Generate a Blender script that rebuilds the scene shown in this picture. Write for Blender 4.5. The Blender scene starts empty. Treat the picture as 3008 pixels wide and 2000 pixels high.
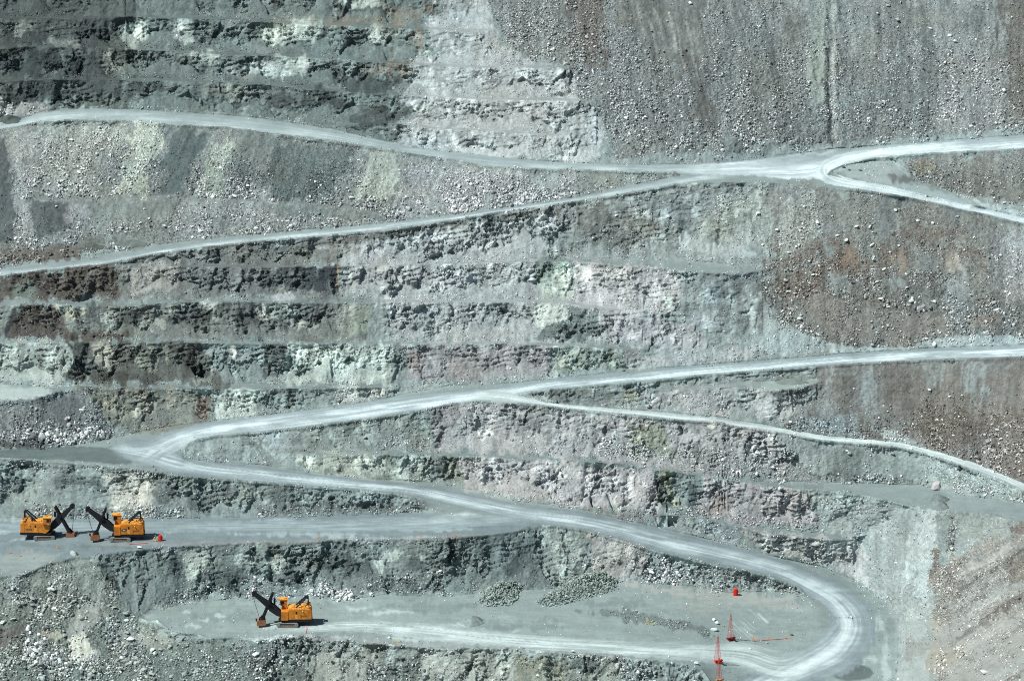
import bpy, bmesh, math, random
import numpy as np
from mathutils import Vector, Matrix
rng = np.random.default_rng(7); random.seed(7)
F = np.float32
sc = bpy.context.scene
COL = sc.collection
S = 0.21                                   # metres per layout unit (picture is 2358 x 1568 units)
W_, H_ = 2358.0, 1568.0
PITCH = math.radians(16.0); HFOV = math.radians(14.1)
TW = 2*math.tan(HFOV/2); CT, ST = math.cos(PITCH), math.sin(PITCH)
CY = -1900.0
def vray(v):
    yc = -(np.asarray(v, float)-H_/2)/W_*TW
    den = CT+yc*ST
    return (ST-yc*CT)/den, den             # drop per metre of y, x scale
T_BOT, _ = vray(H_)
H0 = 1890.0
ZC = H0*float(T_BOT)

# ------------------------------------------------------------------ grid of the pit wall
def axis(lo, hi, a, b, step, grow=1.07):
    mid = list(np.arange(a, b+1e-6, step)); left = []; s = step; x = a
    while x > lo: s *= grow; x -= s; left.append(x)
    right = []; s = step; x = mid[-1]
    while x < hi: s *= grow; x += s; right.append(x)
    return np.array(left[::-1]+mid+right)
U = axis(-900, 3260, -130, 2490, 1.6); V = axis(-520, 2250, -70, 1640, 1.35)
M, N = len(V), len(U)
UU, VV = np.meshgrid(U.astype(F), V.astype(F))
X, Y = UU*F(S), VV*F(S)                    # metres along the wall / down the wall
def sstep(x, a, b):
    t = np.clip((x-a)/(b-a), 0, 1); return t*t*(3-2*t)

TAB = rng.random((512, 512)).astype(F)
def vn(x, y, seed=0):
    x = np.asarray(x, F)+F(seed*37.13+900); y = np.asarray(y, F)+F(seed*91.7+900)
    xi = np.floor(x).astype(np.int32); yi = np.floor(y).astype(np.int32)
    fx = x-xi; fy = y-yi; fx = fx*fx*(3-2*fx); fy = fy*fy*(3-2*fy)
    x0 = xi & 511; x1 = (xi+1) & 511; y0 = yi & 511; y1 = (yi+1) & 511
    return (TAB[y0, x0]*(1-fx)+TAB[y0, x1]*fx)*(1-fy)+(TAB[y1, x0]*(1-fx)+TAB[y1, x1]*fx)*fy
def fbm(x, y, o=4, seed=0, gain=0.5):
    t = 0; a = 1.0; n = 0; f = 1.0
    for k in range(o):
        t = t+F(a)*(vn(x*F(f), y*F(f), seed+k*3)*2-1); n += a; a *= gain; f *= 2.03
    return t/F(n)
R2 = [rng.random((256, 256)).astype(F) for _ in range(5)]
def facet(x, y, seed=0, tilt=1.0):
    """broken-rock relief: every jittered cell is a plane with its own height and tilt"""
    x = x+F(seed*17.3+700); y = y+F(seed*29.1+700)
    xi = np.floor(x).astype(np.int32); yi = np.floor(y).astype(np.int32)
    best = np.full(x.shape, 9, F); out = np.zeros(x.shape, F); rid = np.zeros(x.shape, F)
    for dx in (-1, 0, 1):
        for dy in (-1, 0, 1):
            cx = xi+dx; cy = yi+dy; a = cx & 255; b = cy & 255
            px = x-(cx+R2[0][b, a]); py = y-(cy+R2[1][b, a])
            d = px*px+py*py; m = d < best
            best = np.where(m, d, best)
            out = np.where(m, F(.7)*(R2[2][b, a]-F(.5))+F(tilt)*(px*(R2[3][b, a]-F(.5))+py*(R2[4][b, a]-F(.5))), out)
            rid = np.where(m, R2[3][a, b], rid)
    return out, rid

# ------------------------------------------------------------------ roads and benches: upper and lower edge of every level strip
TREADS = [  # kind, upper edge, lower edge
 ('bench', [(-900,38),(0,38),(100,39),(300,36),(500,40),(620,48),(750,53),(885,58),(1080,68),(1140,69)], [(-900,45),(0,45),(100,44),(300,40),(500,45),(620,53),(750,59),(885,64),(1080,74),(1140,69)]),
 ('bench', [(-900,104),(0,104),(75,104),(150,105),(300,109),(450,118),(750,130),(850,138),(960,145),(1100,152),(1310,150)], [(-900,111),(0,111),(75,109),(150,109),(300,114),(450,124),(750,135),(850,142),(960,150),(1100,157),(1290,157),(1320,150)]),
 ('bench', [(-900,182),(0,182),(160,180),(300,181),(400,183),(590,189),(720,200),(820,208),(900,212),(980,219),(1100,225),(1310,228),(1380,230)], [(-900,187),(0,187),(160,184),(300,185),(400,187),(590,195),(720,206),(820,214),(900,217),(980,223),(1100,229),(1310,233),(1380,230)]),
 ('bench', [(740,276),(800,279),(925,283),(1000,293),(1160,299),(1260,308),(1320,313)], [(740,276),(800,282),(925,288),(1000,297),(1160,304),(1260,313),(1320,313)]),
 ('road', [(-900,330),(-100,306),(0,290),(50,275),(95,259),(150,251),(300,253),(425,260),(590,273),(764,299),(864,322),(965,344),(1090,357),(1179,366),(1280,375),(1380,380),(1480,381),(1600,378),(1700,372),(1768,363),(1868,350),(2018,337),(2200,324),(2358,312),(2600,298),(3260,270)],
          [(-900,345),(-100,322),(0,300),(88,282),(175,277),(275,279),(375,287),(525,295),(590,305),(710,322),(840,340),(915,349),(1040,368),(1115,382),(1179,389),(1330,394),(1480,398),(1610,402),(1700,402),(1800,403),(1905,402),(1911,393),(1943,379),(2018,364),(2143,355),(2358,345),(2600,335),(3260,310)]),
 ('road', [(-900,660),(-100,634),(0,620),(75,608),(150,594),(230,588),(300,574),(425,557),(590,541),(740,528),(890,515),(1040,496),(1179,475),(1329,455),(1429,432),(1604,399),(1620,402),(1905,402),(1928,409),(1993,424),(2068,439),(2143,458),(2358,502),(2600,560),(3260,700)],
          [(-900,690),(-100,654),(0,637),(125,621),(225,612),(350,587),(475,570),(590,557),(740,545),(890,532),(1040,508),(1179,485),(1329,464),(1429,450),(1579,421),(1768,420),(1868,427),(1981,440),(2093,455),(2218,485),(2358,517),(2600,575),(3260,715)]),
 ('bench', [(1915,394),(1943,382),(2000,372),(2050,372),(2110,420),(2200,446),(2270,480)], [(1915,394),(1943,411),(2000,425),(2060,437),(2110,448),(2200,470),(2270,480)]),
 ('bench', [(20,460),(100,458),(300,451),(425,453),(590,460),(715,468),(815,478),(877,486),(950,503)], [(20,460),(100,461),(300,456),(425,457),(590,464),(715,472),(815,483),(877,492),(950,503)]),
 ('bench', [(230,612),(400,610),(590,611),(790,611),(1000,607),(1200,601),(1330,597),(1454,599),(1600,602),(1690,612),(1760,622)], [(230,612),(400,614),(590,615),(790,614),(1000,609),(1200,604),(1330,603),(1454,612),(1600,626),(1690,632),(1760,622)]),
 ('bench', [(-900,690),(0,692),(100,693),(200,697),(300,689),(400,690),(590,691),(690,688),(890,691),(1179,691),(1290,692),(1354,701),(1429,711),(1540,717)], [(-900,702),(0,703),(100,700),(200,705),(300,706),(400,697),(590,696),(690,697),(890,696),(1179,696),(1290,697),(1354,706),(1429,716),(1540,717)]),
 ('bench', [(-900,784),(0,785),(150,785),(250,782),(450,784),(590,786),(740,785),(890,786),(1179,787),(1329,791),(1429,799),(1504,804)], [(-900,789),(0,790),(150,790),(250,788),(450,790),(590,792),(740,791),(890,792),(1179,792),(1329,797),(1429,804),(1504,804)]),
 ('bench', [(-900,885),(0,885),(70,888),(125,894),(180,886),(300,885),(450,888),(590,887),(790,886),(890,887),(925,890)], [(-900,935),(0,928),(70,922),(125,906),(180,892),(300,892),(450,896),(590,896),(790,892),(890,891),(925,890)]),
 ('bench', [(1470,897),(1600,892),(1700,878),(1770,879),(1850,876),(1900,874)], [(1470,897),(1600,897),(1700,887),(1770,899),(1850,893),(1900,874)]),
 ('road', [(205,1022),(250,1011),(300,1000),(362,986),(475,972),(590,959),(815,932),(940,907),(1040,889),(1179,883),(1329,868),(1479,852),(1768,830),(1943,815),(2143,803),(2358,794),(2700,780),(3260,765)],
          [(205,1022),(250,1044),(350,1046),(420,1040),(437,1016),(500,1004),(590,997),(765,976),(915,956),(1040,931),(1100,922),(1191,910),(1254,899),(1354,890),(1479,881),(1629,864),(1768,853),(1968,839),(2143,830),(2358,824),(2700,812),(3260,800)]),
 ('road', [(1060,924),(1110,915),(1191,909),(1254,927),(1404,941),(1554,952),(1679,965),(1768,981),(1893,1003),(2068,1019),(2143,1036),(2243,1066),(2358,1114),(2600,1240),(3260,1500)],
          [(1060,924),(1110,924),(1204,930),(1329,944),(1429,956),(1554,967),(1654,974),(1768,993),(1893,1015),(2068,1030),(2143,1048),(2243,1084),(2358,1130),(2600,1260),(3260,1520)]),
 ('bench', [(660,1043),(765,1043),(840,1039),(990,1040),(1115,1046),(1179,1050),(1329,1055),(1404,1060),(1454,1066),(1530,1081),(1616,1092),(1679,1103),(1768,1110),(1893,1112),(2018,1114),(2120,1117),(2193,1138),(2280,1150),(2358,1160),(2700,1250),(3260,1340)],
           [(660,1043),(765,1048),(840,1046),(990,1047),(1115,1051),(1179,1055),(1329,1060),(1404,1065),(1454,1069),(1530,1084),(1616,1096),(1679,1106),(1768,1118),(1893,1128),(2018,1146),(2120,1172),(2193,1180),(2268,1182),(2358,1206),(2700,1300),(3260,1390)]),
 ('road', [(-900,1035),(0,1034),(100,1036),(150,1026),(225,1020),(300,1030),(420,1040),(425,1056),(500,1066),(590,1070),(715,1089),(840,1103),(990,1111),(1090,1130),(1179,1153),(1349,1176),(1429,1197),(1554,1225),(1679,1253),(1768,1279),(1893,1305),(1968,1341),(2056,1398),(2072,1428)],
          [(-900,1056),(0,1056),(125,1064),(250,1072),(325,1081),(400,1094),(500,1104),(590,1111),(815,1129),(915,1139),(965,1152),(1000,1174),(1179,1200),(1229,1206),(1354,1223),(1479,1261),(1604,1293),(1768,1327),(1843,1356),(1860,1376),(1885,1420),(2072,1428)]),
 ('bench', [(1500,1183),(1579,1185),(1679,1203),(1768,1216),(1893,1229),(1970,1242)], [(1500,1183),(1579,1189),(1679,1210),(1768,1227),(1893,1240),(1970,1242)]),
 ('bench', [(-900,1193),(0,1193),(200,1195),(400,1195),(590,1191),(690,1191),(840,1186),(965,1179),(1000,1172),(1100,1180),(1250,1208)], [(-900,1345),(0,1329),(60,1320),(112,1299),(170,1284),(225,1279),(300,1268),(375,1260),(590,1249),(690,1253),(765,1243),(890,1241),(990,1242),(1115,1233),(1179,1225),(1250,1208)]),
 ('bench', [(318,1420),(345,1405),(370,1407),(400,1394),(450,1392),(525,1379),(590,1379),(715,1381),(790,1383),(890,1370),(1015,1373),(1090,1366),(1179,1362),(1229,1358),(1304,1352),(1429,1341),(1554,1347),(1604,1352),(1679,1366),(1768,1361),(1830,1364),(1860,1376),(1885,1420),(2060,1428),(2076,1428)],
           [(318,1420),(340,1432),(362,1428),(385,1446),(400,1458),(450,1459),(480,1470),(525,1468),(590,1474),(715,1461),(790,1474),(890,1485),(1015,1493),(1179,1491),(1304,1503),(1429,1513),(1554,1524),(1615,1540),(1640,1575),(1680,1800),(1750,2300),(2060,2300),(2076,2250)]),
]
def lin(pts, x):
    a = np.array(pts, float); return np.interp(x, a[:, 0], a[:, 1])
dv = np.diff(V)[:, None]
cover = np.zeros((M-1, N)); flat = np.zeros((M, N), F); roadm = np.zeros((M, N), F)
tband = []
for k, (kind, top, bot) in enumerate(TREADS):
    jit = (fbm(U*S/7, U*0+k*5.1, 4, 40+k, .6)*(6 if kind == 'bench' else 2.4)).astype(float)
    t = lin(top, U); b = lin(bot, U); w = np.maximum(b-t, 0)
    fade = np.clip(w/8, 0, 1)
    t = t+jit*0.5*fade; b = b+np.roll(jit, 40)*0.5*fade
    if kind == 'bench':
        thin = w < 14
        shr = np.where(thin, np.clip(.95+1.1*fbm(U*S/11, U*0+k*3.3, 3, 140+k), .35, 1.35), 1).astype(float)
        mid_ = .5*(t+b)+np.where(thin, 2.5*fbm(U*S/16, U*0+k*7.7, 2, 160+k), 0)*fade; hw_ = .5*(b-t)*shr; t = mid_-hw_; b = mid_+hw_
    b = np.maximum(b, t)
    tband.append((kind, t, b))
    c = np.clip((np.minimum(V[1:, None], b)-np.maximum(V[:-1, None], t))/dv, 0, 1)
    cover = np.maximum(cover, c)
    m = np.clip(np.minimum(VV-t, b-VV)/1.6+0.5, 0, 1)*(w > 0.5)
    flat = np.maximum(flat, m)
    if kind == 'road': roadm = np.maximum(roadm, m)

# ------------------------------------------------------------------ soft polygons / ribbons in layout units
WU = (fbm(X/9, Y/13, 4, 61)*1.6).astype(F); WV = (fbm(X/9, Y/9, 4, 77)*1.3).astype(F)
XS = X.copy(); YS = Y.copy()
def slant_of(u0, u1, v0, v1, k):
    m = sstep(UU, u0-60, u0+60)*(1-sstep(UU, u1-60, u1+60))*sstep(VV, v0-30, v0+30)*(1-sstep(VV, v1-30, v1+30))
    XS[:] += (k*Y*m).astype(F)
slant_of(-900, 1100, 270, 560, .45); slant_of(1420, 2000, -600, 330, -.22); slant_of(2200, 3300, 820, 1100, .12); slant_of(-900, 600, 1300, 2300, .2)
dz_ = sstep(UU+40*fbm(X/9, Y/9, 2, 69), 2090, 2190)*sstep(VV, 1190, 1240)
XS[:] = XS*(1-dz_)+dz_*(X*.66+Y); YS[:] = YS*(1-dz_)+dz_*(X-.66*Y)
EDG = (fbm(X/2.6, Y/3.4, 3, 81)*1.1+.7*fbm(XS/1.6, YS/22, 2, 83)).astype(F)
def bbox(pts, pad):
    a = np.array(pts, float)
    i0, i1 = np.searchsorted(U, [a[:, 0].min()-pad, a[:, 0].max()+pad])
    j0, j1 = np.searchsorted(V, [a[:, 1].min()-pad, a[:, 1].max()+pad])
    return slice(max(j0-1, 0), min(j1+1, M)), slice(max(i0-1, 0), min(i1+1, N))
def poly(pts, soft=6, warp=10):
    sl = bbox(pts, soft*2+warp)
    px = UU[sl]+WU[sl]*F(warp); py = VV[sl]+WV[sl]*F(warp)
    d2 = np.full(px.shape, 1e12, F); ins = np.zeros(px.shape, bool)
    n = len(pts)
    for i in range(n):
        ax, ay = pts[i]; bx, by = pts[(i+1) % n]
        ex, ey = bx-ax, by-ay
        t = np.clip(((px-ax)*ex+(py-ay)*ey)/(ex*ex+ey*ey+1e-9), 0, 1)
        d2 = np.minimum(d2, (px-ax-t*ex)**2+(py-ay-t*ey)**2)
        if ay != by:
            cr = ((ay > py) != (by > py)) & (px < (bx-ax)*(py-ay)/(by-ay)+ax)
            ins ^= cr
    d = np.sqrt(d2)*np.where(ins, 1, -1)
    if warp > 4: d = d+EDG[sl]*F(soft*1.5)
    return sl, sstep(d, -soft, soft).astype(F)
def ribbon(pts, pad=30):
    """returns slice, signed cross distance / half width, distance along"""
    sl = bbox([(p[0], p[1]) for p in pts], pad+max(p[2] for p in pts))
    px = UU[sl]; py = VV[sl]
    best = np.full(px.shape, 1e12, F); q = np.full(px.shape, 99, F); al = np.zeros(px.shape, F); acc = 0
    for (ax, ay, aw), (bx, by, bw) in zip(pts[:-1], pts[1:]):
        ex, ey = bx-ax, by-ay; L = math.hypot(ex, ey)
        t = np.clip(((px-ax)*ex+(py-ay)*ey)/(L*L), 0, 1)
        dx = px-ax-t*ex; dy = py-ay-t*ey; d = dx*dx+dy*dy
        m = d < best; best = np.where(m, d, best)
        sg = np.sign(ex*dy-ey*dx)
        q = np.where(m, sg*np.sqrt(d)/(aw+(bw-aw)*t), q); al = np.where(m, acc+t*L, al); acc += L
    return sl, q, al
def smooth_pts(pts, n=8):
    a = np.array(pts, float); out = []
    for i in range(len(a)-1):
        p0, p1, p2, p3 = a[max(i-1, 0)], a[i], a[i+1], a[min(i+2, len(a)-1)]
        for t in np.arange(n)/n:
            out.append(0.5*((2*p1)+(p2-p0)*t+(2*p0-5*p1+4*p2-p3)*t*t+(3*p1-p0-3*p2+p3)*t**3))
    out.append(a[-1]); return [tuple(r) for r in out]

# ------------------------------------------------------------------ talus regions (loose material, no rock face)
BIG = 3400
TALUS = [
 [(1150,-700),(1120,0),(1150,60),(1190,120),(1320,160),(1350,240),(1400,300),(1410,366),(1700,372),(2358,312),(BIG,300),(BIG,-700)],
 [(-BIG,345),(0,300),(88,282),(275,279),(525,295),(715,322),(915,349),(1115,382),(1330,394),(1610,402),(1329,455),(1040,496),(740,528),(425,557),(150,594),(0,620),(-BIG,660)],
 [(1775,430),(1868,427),(2093,455),(2358,517),(BIG,720),(BIG,770),(2358,794),(2143,803),(1943,815),(1850,775),(1770,720),(1755,640),(1765,560)],
 [(1900,395),(2143,356),(2358,345),(BIG,320),(BIG,700),(2358,502),(2143,458)],
 [(1870,845),(2143,830),(2358,824),(BIG,800),(BIG,1400),(2358,1114),(2068,1019),(1893,1003),(1800,985),(1880,900)],
 [(-BIG,935),(0,928),(125,906),(200,900),(240,960),(270,1000),(150,1026),(0,1034),(-BIG,1034)],
 [(-BIG,1340),(0,1329),(112,1299),(215,1290),(270,1370),(330,1430),(400,1462),(525,1470),(620,1478),(560,1800),(500,2400),(-BIG,2400)],
 [(1770,1000),(1893,1015),(2143,1048),(2358,1130),(BIG,1500),(BIG,1300),(2358,1160),(2193,1138),(1900,1112),(1840,1060)],
 [(2060,1180),(2268,1182),(2358,1206),(BIG,1400),(BIG,2400),(2065,2400),(2062,1428),(2040,1380),(1960,1330),(1990,1240)],
]
talus = np.zeros((M, N), F)
for p in TALUS:
    sl, m = poly(p, 7, 12); talus[sl] = np.maximum(talus[sl], m)
dumpm = np.zeros((M, N), F); sl, m = poly(TALUS[8], 12, 4); dumpm[sl] = m

# position between the tread above (0) and the tread below (1)
tm = flat > 0.5
ab = np.maximum.accumulate(np.where(tm, VV, -1e9), axis=0)
be = np.minimum.accumulate(np.where(tm, VV, 1e9)[::-1], axis=0)[::-1]
ab = np.where(ab < -1e8, np.where(UU > 1100, -220, VV-60), ab); be = np.where(be > 1e8, VV+50, be)
gap = np.maximum(be-ab, 2).astype(F); s_ = ((VV-ab)/gap).astype(F)
toe = 0.70+0.50*fbm(X/8, X*0+3, 3, 11)+0.16*fbm(X/3, Y/8, 2, 12)
steep = (1-sstep(s_, toe-0.05, toe+0.07))*(1-talus)*(1-sstep(gap, 150, 400)*0.5)
steep = steep*(gap > 12)*(.4+.6*sstep(fbm(X/11, Y/30, 3, 14), -.5, -.15))
phi = 36.0+steep*28.0
# the waste dump on the right faces left: level along the line of sight
pd = np.interp(U, [2060, 2140, 2200, 2280, 2358, 3260], [30, 18, 13, 7, 2, 2])
pdv = pd[None, :]*np.where((VV > 1428) & (UU < 2140), np.clip((UU-2060)/80, 0.03, 1), 1)
phi = phi*(1-dumpm)+dumpm*pdv
tanp = np.tan(np.radians(phi.astype(float)))
tpm = 0.5*(tanp[1:]+tanp[:-1])
Tv, den = vray(V)
Tdn, Tup = Tv[1:, None], Tv[:-1, None]
inc = cover*np.log(Tdn/Tup)*0.985+(1-cover)*np.log((tpm+Tdn)/(tpm+Tup))
# depth of the wall: the surface whose slopes fit these best in every direction (least squares, cosine transform along the wall)
UG = np.arange(U[0], U[-1]+2, 2.0); n = len(UG)
def to_g(a): return np.stack([np.interp(UG, U, r) for r in a])
LAM = 0.55
gi = to_g(inc); gu = -0.62*S/(Tv[:, None]*H0)*to_g(dumpm)*(UG < 2460)[None, :]
guh = .5*(gu[:, 1:]+gu[:, :-1]); du_ = 2.0
div = np.zeros((M, n)); div[:, :-1] -= guh/du_; div[:, 1:] += guh/du_
dct = lambda a: np.fft.rfft(np.concatenate([a, a[:, ::-1]], 1), axis=1)
dvv = dv[:, 0]; wv = np.zeros(M); wv[:-1] += dvv/2; wv[1:] += dvv/2
Gi = dct(gi)/dvv[:, None]; Dg = dct(div)
rhs = LAM*wv[:, None]*Dg; rhs[:-1] += Gi; rhs[1:] -= Gi     # rows run downward: f[j]-f[j+1] = inc[j]
kk = (2-2*np.cos(np.pi*np.arange(rhs.shape[1])/n))/du_**2
dg = np.zeros((M, len(kk))); dg[:-1] += 1/dvv[:, None]; dg[1:] += 1/dvv[:, None]
dg += LAM*wv[:, None]*kk[None, :]+1e-13
off = -1/dvv
for j in range(1, M):
    m_ = off[j-1]/dg[j-1]; dg[j] -= m_*off[j-1]; rhs[j] -= m_*rhs[j-1]
f_ = np.empty_like(rhs); f_[-1] = rhs[-1]/dg[-1]
for j in range(M-2, -1, -1): f_[j] = (rhs[j]-off[j]*f_[j+1])/dg[j]
fg = np.fft.irfft(f_, 2*n, axis=1)[:, :n]
lnh = np.stack([np.interp(U, UG, r) for r in fg])
jb = int(np.argmin(abs(V-H_)))
lnh += math.log(H0)-lnh[jb, int(np.argmin(abs(U-1100)))]
h = np.exp(lnh)
xc = (U-W_/2)/W_*TW
P = np.stack([h*xc[None, :]/den[:, None], h+CY, ZC-h*Tv[:, None]], -1)
def normals(P):
    du = np.empty_like(P); du[:, 1:-1] = P[:, 2:]-P[:, :-2]; du[:, 0] = P[:, 1]-P[:, 0]; du[:, -1] = P[:, -1]-P[:, -2]
    dw = np.empty_like(P); dw[1:-1] = P[2:]-P[:-2]; dw[0] = P[1]-P[0]; dw[-1] = P[-1]-P[-2]
    n = np.cross(dw, du); n /= np.linalg.norm(n, axis=-1, keepdims=True)+1e-12
    return n
NB = normals(P)
NB[..., 2] = np.maximum(NB[..., 2], 0.15); NB /= np.linalg.norm(NB, axis=-1, keepdims=True)

# ------------------------------------------------------------------ colour of the rock (albedo, plus a shaded gully edge) painted by region
def L(c):
    c = np.array(c, float)/255.0
    return np.where(c <= 0.04045, c/12.92, ((c+0.055)/1.055)**2.4)
KALB = 0.80
SAT = .58
CON = 1.22
def A(c):
    l = .27*(L(c)/.27)**CON; g = l@[.3, .5, .2]
    return ((g+(l-g)*SAT)*np.array([.885, 1.0, .972])*KALB).astype(F)
C = np.empty((M, N, 3), F); C[:] = A((140,152,151))
DEN = np.full((M, N), 0.13, F)             # rubble density
SIZ = np.full((M, N), 0.30, F)             # rubble radius, metres
RGH = np.ones((M, N), F)                   # relief of the rock faces
FN = (fbm(XS/2.4, YS/5, 4, 85, .62)*1.25).astype(F)
def paint(pts, rgb=None, a=1.0, soft=6, warp=10, den=None, siz=None, rgh=None, on=None, chute=0.0):
    sl, m = poly(pts, soft, warp)
    if warp >= 8:
        k_ = .62 if len(pts) == 10 and den is None else .5
        m = sstep(m+F(k_)*FN[sl], .12, .95)*sstep(m, 0, .15)
    if on is not None: m = m*on[sl]
    if chute: m = m*sstep(vn(X[sl]/F(chute), Y[sl]/F(chute*7), 5), .35, .65)
    mm = (m*F(a))[..., None]
    if rgb is not None: C[sl] = C[sl]*(1-mm)+mm*A(rgb)
    if den is not None: DEN[sl] = DEN[sl]*(1-m)+m*den
    if siz is not None: SIZ[sl] = SIZ[sl]*(1-m)+m*siz
    if rgh is not None: RGH[sl] = RGH[sl]*(1-m)+m*rgh
def ell(cx, cy, rx, ry, n=10, rot=0):
    c, s = math.cos(rot), math.sin(rot)
    return [(cx+rx*math.cos(t)*c-ry*math.sin(t)*s, cy+rx*math.cos(t)*s+ry*math.sin(t)*c) for t in np.linspace(0, 2*math.pi, n, endpoint=False)]
offlat = 1-flat
exec_paint = []
#PAINT_BEGIN
# upper left benches: green black rock with pale weathered patches
paint([(-BIG,-700),(1010,-700),(1016,0),(1030,38),(978,62),(1000,105),(1004,128),(952,150),(972,180),(975,205),(935,222),(958,262),(945,282),(905,300),(925,335),(764,299),(590,273),(425,260),(150,251),(-BIG,300)], (118,131,129), soft=8, warp=16)
paint([(-BIG,-700),(270,-700),(310,20),(268,70),(318,120),(285,160),(330,252),(150,251),(-BIG,330)], (94,103,100), .9, 14, 30)
for c in ((40,80,70,30),(110,145,110,32),(210,90,60,25),(70,215,60,22),(190,160,70,24),(260,75,30,22),(30,150,60,26),(175,225,45,18),(330,215,60,16),(860,190,80,24),(830,25,70,14),(700,235,120,20),(880,270,60,24)):
    paint(ell(*c), (80,89,89), .8, 10, 22)
for c in ((60,60,22,16),(140,95,50,12),(260,150,30,18),(120,165,25,10),(560,165,50,20),(520,215,60,22),(660,60,50,20)):
    paint(ell(*c), (142,146,138), .7, 8, 16)
for c in ((315,75,24,32),(430,72,28,26),(665,80,70,24),(620,140,28,18),(655,150,24,18),(690,145,22,18),(870,85,30,20),(640,155,90,22),(475,130,30,16),(690,62,60,10),(835,12,50,14)):
    paint(ell(*c), (178,188,181), .75, 8, 14)
for c in ((318,70,10,24),(655,74,22,12),(690,142,12,12),(612,146,8,12),(600,140,8,16),(862,80,14,12),(420,70,8,12),(700,150,12,10)):
    paint(ell(*c), (204,209,202), .65, 5, 8)
for c in ((800,118,90,20),(790,80,70,24),(560,100,50,18),(540,240,70,20),(700,260,60,18)):
    paint(ell(*c), (122,138,140), .6, 10, 16)
for c in ((830,55,120,10),(930,30,40,22),(960,90,20,30),(880,160,60,14),(930,165,25,22),(1000,20,20,20)):
    paint(ell(*c), (140,126,112), .6, 8, 14)
paint([(-BIG,235),(60,238),(130,245),(60,275),(0,292),(-BIG,320)], (176,172,170), .8, 6, 10, den=.5, siz=.45)
# pink grey rock in the middle of the upper benches
paint([(1010,-700),(1016,0),(1030,38),(978,62),(1000,105),(1004,128),(952,150),(972,180),(975,205),(935,222),(958,262),(945,282),(905,300),(925,335),(1090,358),(1380,380),(1400,310),(1350,240),(1320,165),(1190,120),(1140,60),(1115,0),(1150,-700)], (168,171,173), 1, 14, 20, rgh=.85)
paint([(925,330),(1090,358),(1300,376),(1380,370),(1340,345),(1200,340),(1080,330),(960,300)], (180,183,186), .7, 6, 10)
paint(ell(1235,262,45,18), (160,160,164), .6, 8, 10)
# big talus upper right
paint(TALUS[0], (144,149,149), 1, 6, 14, den=.75, siz=.36)
paint([(1180,-50),(1900,-50),(1780,330),(1420,360),(1330,160),(1200,110)], (146,150,149), .8, 18, 20, den=1.0, siz=.4)
paint([(1310,-100),(1400,-100),(1390,120),(1360,170),(1320,100)], (130,112,102), .55, 18, 14)
paint([(1420,-100),(1660,-100),(1620,60),(1640,200),(1660,290),(1600,270),(1570,150),(1480,120),(1440,60)], (120,119,115), .85, 14, 22, den=.12)
paint([(1560,120),(1620,130),(1660,280),(1640,330),(1610,300)], (112,110,108), .8, 12, 10, den=.15)
for k in range(9):
    x = 1440+k*24+rng.uniform(-6, 6); y = rng.uniform(-20, 60); l = rng.uniform(60, 150)
    paint([(x-2,y),(x+2,y),(x+l*.22+3,y+l),(x+l*.22-2,y+l)], (158,156,152), .55, 2.5, 5)
paint([(1868,-200),(1912,-200),(1910,100),(1905,210),(1880,260),(1860,180),(1872,80)], (150,158,150), .8, 8, 8, den=.06)
paint([(1905,40),(1914,40),(1912,180),(1918,330),(1906,330),(1903,180)], (92,100,100), .85, 4, 6, den=.3)
paint([(1914,20),(1930,20),(1926,220),(1930,320),(1916,320)], (168,170,166), .75, 4, 6)
for c in ((1690,40,30,60),(1760,150,40,70),(2070,60,50,60),(2130,110,30,60),(2150,200,24,90),(2080,180,20,100),(1820,60,22,60),(2250,50,40,50)):
    paint(ell(*c), (112,116,114), .6, 18, 16, den=.35)
paint([(2090,-50),(2150,-50),(2160,150),(2150,300),(2110,300),(2120,120)], (116,122,120), .5, 16, 14, den=.3)
paint([(2160,100),(2300,120),(2320,290),(2160,305)], (158,158,158), .7, 16, 20, den=1.0, siz=.42)
paint([(2300,-50),(BIG,-50),(BIG,300),(2330,295),(2318,180)], (112,104,97), .75, 16, 14, den=.25)
paint([(1780,-60),(2340,-60),(2340,110),(1950,150),(1780,120)], None, 1, 14, 20, den=.42, siz=.36)
# berm above the junction road
paint([(1360,366),(1440,360),(1560,356),(1680,354),(1780,340),(1960,325),(2110,316),(2358,298),(BIG,280),(BIG,305),(2358,314),(2018,338),(1700,374),(1380,381)], (140,152,154), .9, 4, 6, den=.05)
paint(ell(1690,322,26,16), (126,136,134), .8, 6, 6, den=.03)
paint(ell(1770,335,40,14), (140,152,152), .8, 6, 6, den=.03)
# talus between the upper roads, left to right
paint(TALUS[1], (142,147,145), 1, 5, 8, den=.75, siz=.42)
paint([(-BIG,320),(0,312),(14,330),(28,400),(34,470),(20,560),(-BIG,600)], (92,99,102), .95, 7, 8, den=.12)
paint([(20,310),(95,300),(95,450),(35,455)], (158,160,160), .8, 12, 14, den=.8, siz=.36)
paint([(110,285),(300,285),(230,380),(220,450),(90,452),(100,380)], (164,168,163), .8, 12, 14, den=1.0, siz=.55)
paint([(300,288),(360,290),(375,330),(350,400),(345,452),(260,450),(290,380)], (182,188,172), .85, 10, 14, den=.7, siz=.5)
paint([(380,296),(480,300),(470,340),(440,390),(425,452),(370,452),(385,380)], (98,112,114), .95, 8, 14, den=.15)
paint([(478,330),(530,330),(520,420),(500,456),(440,455),(460,400)], (176,186,170), .75, 10, 12, den=.7, siz=.45)
paint([(530,300),(640,318),(640,400),(580,440),(540,400)], (118,126,124), .8, 14, 16, den=.4)
paint([(620,318),(820,342),(780,400),(760,460),(660,465),(600,440)], (108,120,120), .85, 12, 16, den=.7, siz=.36)
paint([(560,440),(640,420),(640,464),(560,460)], (168,170,166), .7, 10, 10, den=1.0, siz=.5)
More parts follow.
